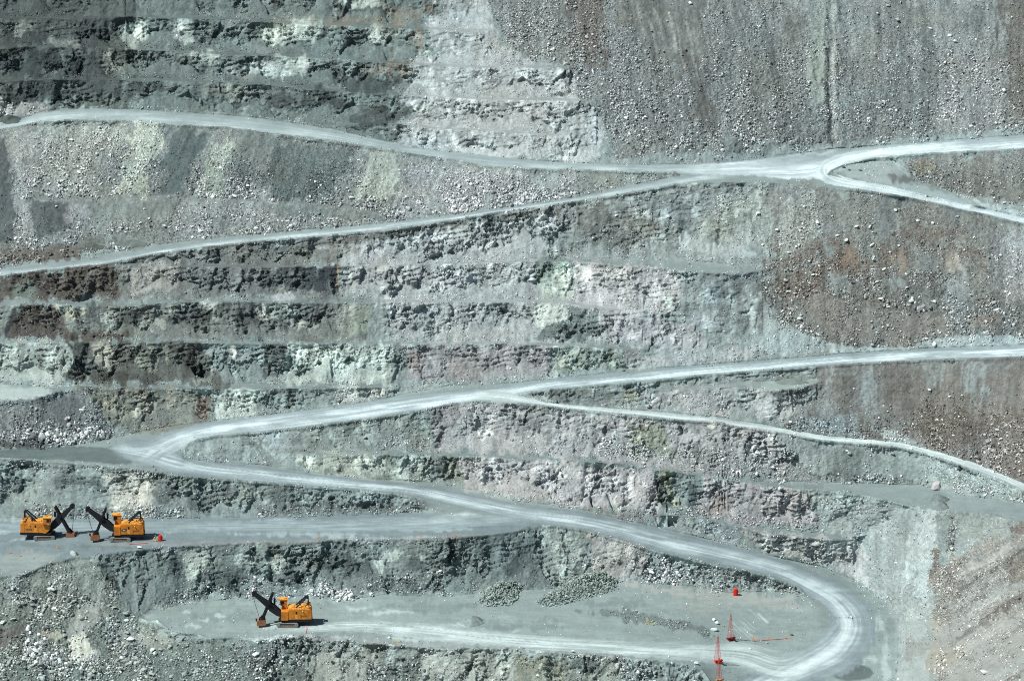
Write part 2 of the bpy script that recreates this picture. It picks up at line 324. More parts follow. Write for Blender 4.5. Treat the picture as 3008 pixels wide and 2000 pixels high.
paint([(840,350),(905,350),(915,420),(880,470),(815,470),(830,420)], (164,172,162), .85, 10, 14, den=.35)
paint([(940,380),(1180,392),(1330,398),(1330,450),(1180,474),(1040,495),(940,500),(900,480),(930,430)], (166,168,172), .85, 12, 16, den=.95, siz=.55)
paint([(1190,395),(1280,398),(1300,430),(1230,440)], (150,160,156), .6, 14, 12, den=.2)
paint([(1330,396),(1520,400),(1500,425),(1340,450)], (138,146,142), .8, 6, 8, den=.3, siz=.4)
paint([(35,460),(600,460),(600,472),(35,475)], (128,132,132), .6, 6, 8, den=.1, on=offlat)
paint([(60,465),(150,465),(155,530),(90,545),(65,510)], (90,98,100), .9, 9, 12, den=.2)
paint([(35,470),(70,470),(75,540),(40,545)], (158,160,160), .7, 8, 8, den=.6)
paint([(150,480),(205,475),(205,500),(150,510)], (152,148,156), .6, 8, 10)
paint([(200,465),(420,462),(420,500),(220,520)], (120,128,126), .8, 10, 12, den=.2)
paint([(400,470),(590,466),(900,490),(870,515),(590,535),(420,550),(400,520)], (158,160,158), .7, 12, 14, den=.95, siz=.5)
paint([(600,468),(870,488),(890,506),(760,505),(620,492)], (120,130,128), .85, 7, 8, den=.08)
paint([(-BIG,570),(35,565),(180,545),(330,550),(330,560),(160,590),(0,615),(-BIG,640)], (150,154,154), .5, 10, 10, den=.9, siz=.5)
paint([(0,572),(180,568),(190,596),(90,606),(20,610),(0,605)], (112,100,92), .9, 6, 8, den=.1)
paint(ell(205,560,30,14), (112,112,106), .9, 5, 6, den=.05)
paint(ell(300,556,42,18), (124,130,126), .9, 5, 6, den=.1)
# rock between the second road and the junction
paint([(590,557),(1040,508),(1179,488),(1300,468),(1310,520),(1250,600),(1340,640),(1500,720),(1420,800),(940,800),(900,740),(850,690),(800,650),(790,615),(730,600),(700,560)], (166,168,170), 1, 16, 22, rgh=1.05)
paint([(-BIG,640),(125,622),(350,590),(590,560),(720,560),(700,610),(790,615),(790,690),(-BIG,690)], (122,124,122), .9, 8, 12)
paint([(0,640),(225,614),(280,620),(270,680),(0,690)], (106,95,89), .9, 8, 12, den=.2)
paint([(30,660),(90,655),(90,685),(30,690)], (112,124,116), .8, 8, 10)
paint([(280,615),(420,614),(400,670),(300,672)], (164,160,158), .75, 8, 14)
paint([(440,615),(590,615),(590,675),(440,675)], (120,126,128), .7, 10, 16)
paint([(660,614),(785,613),(788,668),(680,672)], (70,80,88), .95, 4, 8)
paint([(600,614),(680,614),(690,660),(600,660)], (96,104,106), .8, 6, 12)
paint([(780,612),(787,612),(788,665),(781,668)], (168,144,112), .7, 2, 7)
paint([(690,558),(880,536),(1040,512),(1080,508),(1080,514),(900,548),(760,566),(690,570)], (112,110,104), .85, 4, 5, den=.05, on=offlat)
paint([(1080,508),(1290,478),(1300,490),(1100,516)], (108,110,104), .7, 4, 5, den=.06, on=offlat)
paint([(700,560),(790,560),(780,600),(640,602),(640,575)], (124,124,120), .8, 10, 14)
for c in ((640,690,30,12),(1110,560,40,16),(840,580,28,14),(1050,640,60,20),(960,640,40,18),(900,625,30,10)):
    paint(ell(*c), (192,190,194), .6, 8, 12)
paint([(-BIG,706),(200,708),(850,698),(850,784),(-BIG,784)], (128,132,128), .95, 6, 10)
paint([(0,705),(55,705),(50,740),(0,760)], (158,168,166), .8, 8, 10)
paint([(15,735),(55,705),(60,735),(20,775),(0,780)], (58,64,66), .8, 7, 8)
paint([(60,712),(120,712),(170,760),(280,770),(300,784),(10,786),(40,750)], (104,93,86), .9, 9, 14, den=.4, siz=.4)
paint([(120,705),(200,708),(190,740),(150,740)], (186,180,160), .8, 8, 12)
for c in ((215,722,14,22),(290,730,40,26),(440,735,50,26),(560,735,40,24),(640,735,30,20),(705,745,28,16)):
    paint(ell(*c), (84,92,96), .75, 9, 16)
for c in ((250,735,22,14),(400,715,20,16),(480,705,22,10),(360,745,24,16),(705,752,20,7),(620,725,26,14),(810,715,16,20)):
    paint(ell(*c), (172,176,168), .7, 7, 12)
paint([(820,705),(860,700),(850,770),(800,778)], (150,160,142), .7, 8, 10)
paint([(600,705),(700,700),(690,740),(610,745)], (128,140,138), .5, 8, 12)
# face under the junction: soft grey with brown chutes
paint([(1300,468),(1430,452),(1579,424),(1768,423),(1790,450),(1760,560),(1750,620),(1600,602),(1330,597),(1250,600),(1310,520)], (146,153,152), 1, 8, 14, rgh=.45, den=.12)
paint([(1300,478),(1400,470),(1480,480),(1520,540),(1440,590),(1380,560),(1330,540)], (124,123,118), .7, 12, 18, den=.3)
paint([(1400,472),(1650,440),(1660,490),(1560,510),(1460,500)], (152,160,162), .8, 12, 16)
paint([(1660,450),(1770,440),(1775,560),(1700,570),(1600,540),(1610,500)], (160,166,160), .8, 12, 14, den=.45, siz=.35)
paint([(1570,555),(1700,560),(1740,590),(1600,590)], (176,184,186), .6, 12, 12, den=.02)
paint([(1300,545),(1420,545),(1400,575),(1320,570)], (140,150,142), .7, 10, 12)
paint([(1690,615),(1760,625),(1760,700),(1850,780),(1700,820),(1500,810),(1560,720),(1570,640)], (144,153,154), 1, 9, 14, rgh=.3, den=.1)
paint([(1330,600),(1570,625),(1560,715),(1430,712),(1330,700)], (178,173,175), .9, 8, 14, rgh=.8)
paint([(1230,615),(1310,600),(1320,690),(1240,690)], (168,178,168), .85, 7, 12)
paint([(1240,598),(1300,598),(1300,620),(1230,650)], (122,140,130), .8, 6, 10)
paint([(1220,700),(1295,698),(1310,745),(1230,755)], (184,193,186), .85, 6, 10)
paint([(1230,702),(1262,702),(1258,742),(1236,742)], (208,213,207), .7, 5, 8)
paint([(1290,702),(1380,712),(1400,760),(1330,790),(1230,786),(1250,755),(1300,745)], (108,124,122), .9, 6, 12, den=.35)
paint([(1380,715),(1560,730),(1640,770),(1620,810),(1400,795)], (172,168,172), .9, 8, 12, rgh=.7)
for k in range(7):
    x = 1600+k*24+rng.uniform(-5, 5)
    paint([(x,640),(x+9,640),(x+26,760),(x+10,770)], (170,180,182) if k % 2 else (126,132,132), .6, 5, 6)
paint(ell(1545,690,12,14), (206,216,208), .7, 5, 6)
paint(ell(1625,745,30,20), (168,172,178), .6, 8, 10)
# brown talus right
paint(TALUS[2], (138,137,134), 1, 18, 22, den=.75, siz=.45)
paint([(1790,440),(2358,520),(BIG,740),(BIG,560),(2093,455)], (126,132,126), .5, 16, 16)
for c in ((1850,580,60,26),(1920,590,40,34),(1830,650,50,34),(1990,600,40,24),(2080,570,50,24),(2210,590,40,24),(1960,570,40,30),(1900,660,50,22),(2140,540,60,18),(2320,640,30,30)):
    paint(ell(*c), (128,112,100), .6, 16, 24)
for c in ((1970,590,18,20),(2275,740,36,20),(2070,600,20,22),(1990,610,16,14),(2185,610,20,14)):
    paint(ell(*c), (146,122,102), .55, 10, 16, den=.3)
for c in ((1905,580,20,14),(2040,500,26,40),(2130,610,26,20),(2210,690,32,26),(1930,650,36,24),(2300,650,16,20),(2060,650,22,16),(1870,730,30,20),(2280,660,16,18),(2200,480,26,24)):
    paint(ell(*c), (128,136,136), .75, 9, 12, den=.15)
paint(ell(2198,610,17,28), (164,157,146), .7, 8, 12, den=.2)
paint([(1820,450),(1880,450),(1900,500),(1870,560),(1800,580),(1790,500)], (166,172,168), .6, 12, 14, den=1.0, siz=.55)
paint([(2290,540),(BIG,560),(BIG,680),(2300,680),(2280,600)], (164,164,166), .7, 14, 14, den=1.0, siz=.45)
paint([(1870,695),(2010,690),(2060,705),(2190,720),(2200,760),(2080,790),(1900,775),(1860,745)], (138,131,126), .75, 12, 16, den=.3, siz=.32)
paint([(2080,715),(2185,725),(2190,758),(2100,770),(2060,750)], (132,124,119), .6, 10, 12, den=.15)
paint([(1990,684),(2060,695),(2190,708),(2200,722),(2080,712),(1980,698)], None, 1, 5, 6, den=1.0, siz=.9)
paint([(2200,640),(2240,640),(2230,760),(2190,760)], (142,147,146), .55, 14, 18, den=.3)
paint([(1760,720),(1850,775),(1943,800),(2110,800),(2130,785),(2250,776),(2358,770),(BIG,760),(BIG,792),(2358,796),(2143,804),(1943,816),(1750,815)], (158,170,172), .9, 5, 8, den=.08)
# light flat and dark talus inside the junction loop
paint([(1925,393),(1960,375),(2080,368),(2090,400),(2110,430),(2060,436),(1980,420)], (158,168,168), .9, 5, 8, den=.22)
paint([(2095,366),(2358,350),(BIG,330),(BIG,560),(2358,475),(2200,440),(2120,420),(2090,400)], (136,134,130), .9, 6, 10, den=.75, siz=.45)
paint(ell(2135,388,26,18), (146,138,112), .7, 8, 10)
paint([(2050,405),(2110,412),(2100,425),(2060,420)], (110,110,108), .8, 5, 6)
paint([(2120,418),(2358,430),(2358,470),(2240,448)], (118,118,114), .7, 8, 10, den=.2)
paint([(2080,425),(2160,440),(2358,488),(BIG,560),(BIG,580),(2358,503),(2143,460),(2080,440)], (166,178,180), .9, 4, 5, den=.05)
# benches above the big road, left: pale green, brown black, pale green
paint([(-BIG,790),(160,790),(170,840),(150,880),(-BIG,884)], (168,175,168), .85, 7, 12, rgh=.9)
paint([(150,790),(470,790),(500,840),(520,884),(170,884),(165,840)], (108,109,104), .95, 8, 14, rgh=1.1)
paint([(155,792),(195,792),(190,840),(165,850)], (72,78,76), .85, 6, 10)
paint([(200,792),(250,792),(270,820),(250,860),(225,840)], (168,162,148), .8, 6, 10)
for c in ((345,825,26,30),(380,815,18,18),(460,870,24,12)):
    paint(ell(*c), (158,160,146), .7, 7, 10)
for c in ((200,865,50,12),(430,830,26,40),(300,870,60,10)):
    paint(ell(*c), (84,84,80), .7, 8, 10)
paint([(470,790),(600,792),(620,884),(530,884),(500,840)], (138,152,152), .85, 8, 12)
paint(ell(543,806,9,16), (224,220,214), .9, 4, 6)
paint([(600,790),(660,790),(660,860),(600,870)], (100,106,102), .85, 8, 12)
paint([(655,790),(900,792),(930,860),(900,884),(660,884)], (174,184,177), .85, 8, 14)
for c in ((730,815,50,18),(800,835,60,24),(870,825,24,28),(840,870,40,10)):
    paint(ell(*c), (190,198,189), .65, 8, 12)
for c in ((700,850,24,16),(795,805,10,18),(900,830,12,24)):
    paint(ell(*c), (116,132,130), .7, 6, 10)
paint(ell(915,850,20,22), (150,160,160), .8, 5, 8)
paint([(925,800),(1270,795),(1270,860),(1050,880),(940,885),(930,860)], (156,151,155), .95, 7, 12, rgh=.9)
paint(ell(952,838,22,24), (168,146,134), .6, 8, 10)
paint([(1270,798),(1420,802),(1440,850),(1270,862)], (146,158,146), .9, 7, 12)
paint(ell(1300,825,20,22), (176,182,170), .8, 6, 10)
paint([(1420,805),(1760,800),(1740,828),(1440,850)], (170,168,170), .8, 8, 12, rgh=.5)
paint(ell(1600,815,90,14), (150,158,160), .6, 10, 12)
paint([(180,892),(480,897),(480,985),(300,998),(240,960),(215,925)], (132,132,122), .95, 7, 12, rgh=1.1)
for c in ((330,930,26,22),(390,920,16,26),(290,950,28,18),(250,925,18,18)):
    paint(ell(*c), (170,164,148), .7, 7, 10)
paint(ell(462,935,12,30), (128,104,88), .8, 6, 8)
paint([(480,895),(590,895),(590,965),(500,975)], (176,186,180), .85, 6, 10)
paint([(590,895),(760,893),(740,940),(600,960)], (130,144,144), .85, 8, 12)
paint([(760,893),(900,892),(860,920),(780,930)], (186,190,184), .8, 6, 10, den=.4)
paint(ell(868,902,14,7), (226,216,204), .8, 4, 5)
paint([(920,884),(1270,862),(1430,850),(1300,870),(1040,892),(930,910)], (148,158,160), .85, 5, 6, den=.08)
# rubble slope below the left ledge
paint([(-BIG,886),(0,886),(120,894),(125,906),(70,922),(-BIG,935)], (176,184,180), .8, 4, 6, den=.02)
paint(TALUS[5], (132,138,140), 1, 5, 8, den=.85, siz=.55)
paint([(90,918),(150,905),(200,930),(160,980),(110,960)], (108,112,116), .9, 9, 12, den=.15)
paint([(60,985),(230,980),(240,1005),(130,1015),(50,1010)], (166,170,170), .6, 10, 12, den=1.0, siz=.8)
paint([(-BIG,1008),(100,1010),(115,1024),(90,1034),(-BIG,1034)], (84,88,84), .85, 5, 6, den=.15)
# between big road and its branch
paint([(1191,909),(1300,905),(1480,897),(1768,856),(1880,850),(1890,900),(1800,985),(1679,962),(1404,940),(1250,925)], (150,158,157), .95, 6, 10, rgh=.5)
paint([(1250,905),(1420,898),(1400,932),(1280,925)], (118,126,126), .8, 6, 8, den=.1)
paint(ell(1450,912,20,16), (154,152,128), .7, 6, 8)
paint([(1480,900),(1700,892),(1680,955),(1560,945),(1480,935)], (164,162,164), .8, 8, 12, den=.3)
paint([(1730,890),(1850,895),(1840,960),(1760,970),(1720,930)], (186,184,184), .75, 8, 10, rgh=.8)
paint([(1768,898),(1860,890),(1850,912),(1780,912)], (104,112,114), .8, 6, 8)
paint(ell(1820,872,36,10), (132,140,132), .9, 5, 6, den=.02)
paint([(1700,880),(1890,876),(1850,894),(1710,892)], (152,164,160), .8, 4, 5)
# brown slope right of it
paint(TALUS[4], (128,126,124), 1, 6, 10, den=.22, siz=.36)
paint([(2030,850),(BIG,820),(BIG,1350),(2358,1110),(2240,1060),(2110,1020),(2080,960),(2020,930)], (129,120,113), .8, 22, 24, den=.3)
paint([(2110,930),(2358,950),(BIG,1300),(2358,1110),(2240,1060),(2120,1010)], (126,113,103), .5, 20, 22, den=.6, siz=.38)
paint([(2250,1000),(2358,960),(BIG,1200),(BIG,1400),(2358,1112),(2243,1062)], (150,140,136), .6, 14, 14, den=1.0, siz=.5)
for t in (((1890,860),(1918,858),(1930,980),(1900,990)),((1980,850),(2012,848),(2020,960),(1995,970)),((2125,835),(2185,832),(2180,880),(2140,890)),((2230,840),(2285,840),(2270,900),(2240,930)),((1850,905),(1880,900),(1885,990),(1840,985))):
    paint(list(t), (148,157,158), .6, 12, 14, den=.1)
for t in (((1925,870),(1960,870),(1960,960),(1935,950)),((2030,860),(2110,850),(2110,930),(2040,940))):
    paint(list(t), (114,107,102), .55, 12, 14, den=.15)
paint([(1820,960),(1960,955),(1990,1008),(1860,990)], (148,160,164), .8, 8, 10, den=.5, siz=.34)
paint([(2010,985),(2070,992),(2130,1030),(2060,1018)], (158,170,170), .85, 5, 6, den=.06)
# face below the branch road
paint([(420,1000),(640,996),(660,1060),(560,1068),(430,1050)], (146,158,158), .9, 6, 8, rgh=.25, den=.06)
paint([(600,1000),(990,945),(990,1038),(660,1042)], (136,146,142), .95, 6, 10, rgh=.35, den=.25)
paint([(590,1005),(700,990),(690,1035),(630,1035)], (152,162,166), .7, 8, 10, den=.03)
paint([(820,985),(850,965),(860,1020),(835,1025)], (168,178,170), .7, 6, 8)
paint([(900,1000),(1010,1000),(1000,1036),(880,1036)], (168,176,174), .6, 8, 10, den=.7, siz=.36)
paint([(990,945),(1100,925),(1204,931),(1429,956),(1654,974),(1800,996),(1800,1100),(1530,1080),(1329,1052),(990,1040)], (168,164,166), .95, 6, 12, rgh=1.0)
paint([(990,945),(1060,935),(1060,990),(1000,985)], (150,142,144), .6, 6, 10)
paint([(1195,955),(1240,950),(1245,1000),(1190,1000)], (132,134,138), .8, 6, 10)
paint([(1230,935),(1300,942),(1280,958),(1220,952)], (118,122,118), .8, 5, 6)
paint([(1470,970),(1525,970),(1560,1040),(1440,1040)], (146,152,128), .8, 8, 12)
paint([(1380,1010),(1500,1020),(1560,1060),(1380,1052)], (160,168,164), .6, 10, 12, den=.8, siz=.45)
paint([(1550,1030),(1860,1050),(1890,1110),(1616,1094)], (166,168,168), .7, 10, 12, den=.85, siz=.45)
paint(ell(1305,990,22,28), (186,182,182), .7, 6, 8)
paint(ell(1640,975,12,14), (206,204,196), .6, 4, 6)
# face left below bench G1
paint([(670,1048),(990,1048),(1020,1110),(900,1112),(715,1092)], (160,168,158), .9, 6, 10)
for c in ((700,1065,20,12),(830,1070,30,14),(930,1085,18,20),(985,1085,14,24)):
    paint(ell(*c), (188,194,184), .7, 6, 8)
for c in ((770,1085,24,10),(900,1060,16,12),(880,1100,30,8)):
    paint(ell(*c), (110,120,114), .7, 6, 8)
paint([(1010,1050),(1060,1050),(1070,1110),(1010,1110)], (120,126,112), .7, 5, 8)
paint(ell(1048,1085,10,18), (196,192,170), .7, 4, 6)
paint([(1060,1055),(1330,1062),(1530,1085),(1520,1180),(1350,1172),(1180,1150),(1080,1128)], (172,166,168), .95, 6, 10, rgh=1.0)
paint([(1200,1062),(1500,1085),(1480,1140),(1260,1130)], (184,178,180), .6, 10, 12)
paint([(1080,1125),(1250,1150),(1400,1190),(1340,1176),(1160,1152)], (148,158,158), .8, 5, 6, den=.2)
paint([(1510,1082),(1535,1085),(1560,1150),(1530,1168),(1515,1130)], (98,108,100), .9, 4, 7)
paint([(1530,1084),(1545,1088),(1570,1160),(1555,1168)], (150,150,124), .8, 4, 6)
paint([(1550,1095),(1620,1098),(1620,1160),(1570,1170)], (132,146,146), .9, 5, 8)
paint([(1580,1110),(1600,1110),(1600,1165),(1582,1165)], (80,94,98), .8, 4, 6)
paint([(1620,1098),(1790,1118),(1870,1140),(1900,1210),(1700,1205),(1600,1180)], (172,164,166), .95, 5, 8, rgh=1.2)
paint([(1640,1130),(1680,1130),(1680,1180),(1640,1180)], (168,146,132), .5, 7, 8)
paint([(1300,1175),(1520,1178),(1520,1198),(1440,1200)], (140,138,136), .7, 7, 8, den=.4)
paint([(1870,1135),(2000,1150),(2130,1180),(2060,1250),(1960,1240),(1900,1215)], (160,166,164), .95, 7, 10, den=.25, rgh=.5)
# branch road outer slope
paint(TALUS[7], (150,158,156), .95, 6, 10, den=.2, siz=.4)
paint([(1880,1030),(1990,1045),(2000,1105),(1920,1108)], (122,130,128), .8, 9, 12, den=.06)
paint([(2000,1045),(2130,1055),(2120,1110),(2020,1110)], (136,146,142), .8, 9, 12, den=.05)
paint([(1800,1080),(1960,1095),(2100,1108),(2100,1118),(1800,1110)], None, 1, 5, 6, den=.8, siz=.45)
paint([(2150,1060),(2260,1090),(2358,1140),(BIG,1300),(BIG,1330),(2358,1158),(2260,1140),(2130,1100)], (164,176,174), .8, 7, 10, den=.9, siz=.42)
paint([(1893,1113),(2120,1118),(2280,1150),(2358,1162),(BIG,1260),(BIG,1310),(2358,1204),(2120,1170),(2018,1144)], (138,150,151), .9, 3, 5, den=.01)
# face below the return road, left
paint([(-BIG,1056),(400,1095),(590,1112),(960,1150),(1000,1174),(690,1191),(-BIG,1195)], (134,146,146), .95, 5, 10, rgh=.8)
paint([(240,1090),(360,1095),(350,1180),(250,1185)], (172,172,166), .85, 9, 12)
paint([(250,1130),(330,1120),(330,1180),(260,1180)], (192,186,174), .6, 8, 10)
for c in ((180,1110,50,14),(225,1110,14,16),(460,1150,30,22),(520,1130,40,20),(380,1140,26,16),(640,1140,50,16),(720,1160,60,14)):
    paint(ell(*c), (96,108,108), .75, 8, 12, den=.25)
for c in ((520,1160,20,14),(560,1140,20,14),(430,1110,30,10),(60,1140,40,30),(120,1170,30,14)):
    paint(ell(*c), (152,162,156), .6, 8, 10)
paint([(590,1165),(980,1155),(960,1180),(590,1190)], (112,120,120), .6, 7, 8, den=.4, siz=.45)
paint([(80,1165),(420,1165),(420,1192),(80,1192)], None, 1, 6, 8, den=.8, siz=.5)
paint([(0,1062),(280,1075),(420,1100),(420,1110),(260,1086),(0,1075)], None, 1, 4, 6, den=.8, siz=.45)
# band between return road and bench H, right
paint([(1490,1186),(1680,1206),(1720,1270),(1600,1240),(1500,1215)], (142,152,152), .9, 5, 8, den=.2)
paint([(1600,1190),(1700,1210),(1695,1250),(1640,1240)], (152,164,172), .7, 6, 8, den=.4)
paint([(1700,1215),(1960,1244),(2040,1300),(2060,1390),(1968,1330),(1893,1296),(1768,1272)], (176,173,172), .9, 5, 8, rgh=.9)
paint([(1730,1222),(1860,1240),(1840,1260),(1740,1245)], (150,152,152), .8, 5, 8)
paint([(1500,1176),(1700,1200),(1890,1226),(1870,1200),(1700,1180)], None, 1, 6, 8, den=.5, siz=.4)
# chute, gully and dump on the right
paint([(2050,1180),(2268,1184),(2358,1208),(BIG,1400),(BIG,2400),(2062,2400),(2062,1428),(2040,1380),(1990,1300)], (148,155,154), .95, 14, 16, den=.25)
paint([(2115,1180),(2158,1178),(2160,1350),(2130,1380),(2060,1330),(2090,1260)], (176,183,182), .8, 14, 16, den=.1)
paint([(2155,1190),(2196,1185),(2190,1300),(2160,1330),(2145,1300)], (134,144,142), .85, 6, 8, den=.06)
paint([(2188,1190),(2208,1200),(2205,1270),(2186,1270)], (128,134,132), .8, 4, 6, den=.8, siz=.55)
paint([(2210,1185),(2300,1190),(2260,1240),(2210,1250)], (140,148,146), .8, 8, 8, den=.08)
paint([(2320,1208),(2358,1206),(BIG,1320),(BIG,1340),(2358,1250),(2330,1230)], (120,100,90), .8, 6, 8, den=.3)
paint([(2140,1260),(2160,1265),(2175,1340),(2145,1340)], (140,116,98), .7, 6, 8, den=.8, siz=.45)
paint([(2200,1290),(2340,1225),(2358,1270),(BIG,1300),(BIG,1700),(2140,1700),(2150,1400)], (160,153,147), .85, 22, 22, den=.5, siz=.34)
for k in range(15):
    y0 = 1330+k*34+rng.uniform(-8, 8); w = rng.uniform(3, 10)
    c = [(178,171,163),(122,114,108),(146,140,134),(160,161,157),(116,105,98)][k % 5]
    paint([(2150,y0+40),(2250,y0-30),(2358,y0-100),(2500,y0-190),(2500,y0-190+w*2),(2358,y0-100+w*2),(2250,y0-30+w*1.5),(2150,y0+40+w)], c, .62, 6, 10, den=.12 if k % 5 in (0, 3) else .75)
paint([(2140,1340),(2180,1290),(2230,1290),(2200,1370),(2170,1440),(2150,1490),(2140,1420)], (168,156,142), .7, 8, 8, den=1.0, siz=.42)
paint([(2150,1490),(2220,1480),(2200,1530),(2140,1570),(2130,1520)], (162,150,136), .8, 8, 8, den=1.0, siz=.55)
paint([(2330,1240),(BIG,1300),(BIG,1420),(2340,1350),(2320,1300)], (126,112,102), .5, 18, 18)
paint([(2062,1430),(2140,1390),(2145,1500),(2130,1600),(2070,1620)], (166,171,169), .7, 14, 16, den=.2)
paint([(2052,1430),(2066,1430),(2064,1600),(2050,1600)], (116,124,128), .7, 3, 4, den=.3)
paint([(2100,1470),(2140,1480),(2100,1530),(2080,1520)], (140,130,124), .5, 8, 8)
# face above the lower floor
paint([(215,1282),(375,1262),(590,1252),(890,1243),(1179,1228),(1240,1212),(1310,1350),(1100,1364),(890,1370),(525,1380),(400,1398),(330,1430),(270,1370)], (124,137,136), .95, 6, 10, rgh=1.15)
paint([(220,1290),(260,1300),(270,1360),(300,1410),(270,1400),(235,1350)], (72,80,82), .8, 6, 8)  # shadow on the right-facing gully edge, painted into the colour
for c in ((460,1290,40,26),(450,1310,24,22),(560,1290,24,20),(910,1275,28,20),(870,1300,14,16),(720,1290,20,20),(640,1300,16,24)):
    paint(ell(*c), (178,188,180), .75, 6, 12)
for c in ((400,1310,30,22),(760,1290,60,26),(680,1330,40,22),(820,1310,30,24),(1210,1260,26,40),(1030,1270,16,30),(520,1330,50,18),(960,1300,20,20),(1180,1310,20,20)):
    paint(ell(*c), (84,98,102), .75, 8, 14)
paint([(590,1330),(760,1340),(780,1372),(560,1378),(560,1350)], (150,162,166), .6, 8, 10, den=.8, siz=.5)
paint([(840,1325),(1010,1320),(1030,1368),(850,1365)], (134,146,142), .6, 8, 10, den=.9, siz=.55)
paint([(700,1345),(860,1370),(860,1382),(700,1380)], (180,188,188), .6, 6, 8, den=1.0, siz=.75)
paint([(400,1362),(560,1345),(600,1375),(410,1390)], None, 1, 6, 8, den=.8, siz=.45)
paint([(1240,1220),(1350,1226),(1360,1330),(1270,1340)], (150,160,156), .8, 9, 10, rgh=.5)
paint([(1350,1228),(1490,1265),(1490,1335),(1370,1335)], (172,166,164), .9, 7, 9, rgh=.7, den=.2)
paint([(1490,1268),(1595,1300),(1602,1345),(1480,1340)], (156,166,168), .85, 5, 7, den=1.0, siz=.6)
paint([(1600,1296),(1768,1328),(1850,1360),(1850,1378),(1768,1362),(1679,1366),(1604,1350)], (150,158,156), .9, 6, 8, den=.5, siz=.4)
# shovel bench
paint([(-BIG,1193),(0,1193),(400,1195),(965,1179),(1250,1206),(1179,1226),(890,1242),(590,1250),(375,1262),(225,1280),(112,1300),(0,1330),(-BIG,1345)], (128,142,148), .95, 3, 3, den=.01)
paint([(972,1196),(1020,1186),(1075,1180),(1110,1186),(1075,1194),(1040,1200),(995,1200)], (196,203,204), .75, 6, 4)
paint([(-BIG,1275),(90,1270),(140,1280),(60,1320),(-BIG,1340)], (150,158,154), .8, 8, 10)
for c in ((20,1195,30,5),(20,1222,60,4),(640,1200,100,4),(700,1230,160,4),(880,1238,120,3),(300,1236,50,3),(60,1246,40,3),(460,1222,80,3),(1010,1218,110,4)):
    paint(ell(*c), (176,188,192), .55, 4, 5)
for c in ((160,1258,160,5),(420,1246,120,4),(820,1210,160,5)):
    paint(ell(*c), (112,124,130), .5, 5, 6)
paint([(220,1254),(390,1248),(900,1240),(1080,1232),(1080,1238),(900,1246),(390,1256)], (160,150,152), .55, 4, 4)
# bottom left rubble
paint(TALUS[6], (132,143,136), 1, 6, 10, den=.8, siz=.5)
paint([(0,1330),(112,1302),(215,1290),(260,1380),(180,1360),(80,1345)], (140,147,142), .7, 12, 14, den=.4)
paint([(150,1420),(210,1360),(240,1420),(200,1470),(215,1520),(170,1510)], (158,160,156), .7, 12, 14, den=.12)
paint(ell(185,1488,26,28), (198,194,178), .85, 8, 10, den=.06)
paint(ell(115,1455,26,12), (172,166,146), .8, 7, 8, den=.1)
paint([(-20,1440),(50,1436),(52,1470),(30,1495),(-20,1490)], (116,106,102), .8, 7, 8, den=.15)
paint([(60,1450),(110,1470),(150,1520),(80,1540),(50,1490)], (164,170,168), .6, 8, 10, den=1.0, siz=.7)
paint([(0,1350),(60,1345),(140,1390),(100,1440),(0,1430)], (156,162,156), .5, 10, 12, den=1.0, siz=.55)
paint([(250,1480),(560,1480),(560,1600),(230,1600)], (128,138,134), .5, 12, 14, den=.9, siz=.52)
paint([(270,1450),(400,1465),(380,1490),(260,1490)], (150,150,142), .6, 10, 10, den=.3)
# bottom face, middle
paint([(560,1478),(715,1464),(965,1495),(1179,1494),(1429,1516),(1615,1542),(1640,1580),(1700,2400),(500,2400)], (142,150,144), .95, 6, 10, rgh=1.0, den=.25)
paint([(560,1480),(700,1470),(720,1600),(560,1600)], (124,134,130), .7, 9, 12, den=.8, siz=.55)
paint([(720,1500),(860,1490),(860,1570),(740,1580)], (162,162,152), .7, 9, 12)
paint([(850,1540),(960,1510),(970,1600),(840,1600)], (120,130,126), .7, 9, 10, den=1.0, siz=.55)
paint([(960,1500),(1190,1500),(1190,1600),(970,1600)], (166,170,164), .8, 9, 12)
paint([(1185,1500),(1300,1510),(1300,1570),(1190,1580)], (140,140,124), .8, 9, 12)
paint([(1290,1512),(1420,1520),(1400,1545),(1300,1540)], (100,112,110), .75, 7, 10)
paint([(1420,1530),(1620,1545),(1630,1600),(1430,1600)], (136,148,150), .7, 8, 10, den=.6, siz=.5)
paint(ell(1425,1535,14,14), (208,206,200), .7, 5, 6)
paint([(1280,1505),(1440,1518),(1450,1524),(1290,1512)], None, 1, 3, 4, den=.9, siz=.8)
# lower floor
paint([(330,1420),(525,1380),(890,1370),(1230,1358),(1430,1340),(1680,1366),(1768,1361),(1870,1380),(1890,1440),(2062,1430),(2062,2400),(1700,2400),(1640,1578),(1429,1513),(965,1493),(715,1462),(400,1462)], (148,161,160), .95, 12, 14, den=.05)
paint([(1430,1342),(1610,1354),(1780,1366),(1830,1376),(1850,1400),(1760,1400),(1620,1385),(1480,1360)], (168,168,162), .8, 7, 10)
paint([(1560,1380),(1640,1380),(1660,1410),(1580,1410)], (160,162,152), .6, 8, 10)
paint([(1400,1400),(1480,1405),(1600,1430),(1640,1440),(1640,1462),(1540,1445),(1440,1425),(1320,1412)], (110,122,120), .7, 6, 8, den=.5, siz=.4)
paint([(370,1405),(520,1390),(500,1460),(420,1455)], (140,152,146), .6, 10, 10)
for c in ((560,1420,120,14),(1000,1395,120,12),(1180,1440,120,10),(720,1450,60,6),(1420,1390,80,10)):
    paint(ell(*c), (118,134,134), .45, 8, 10)
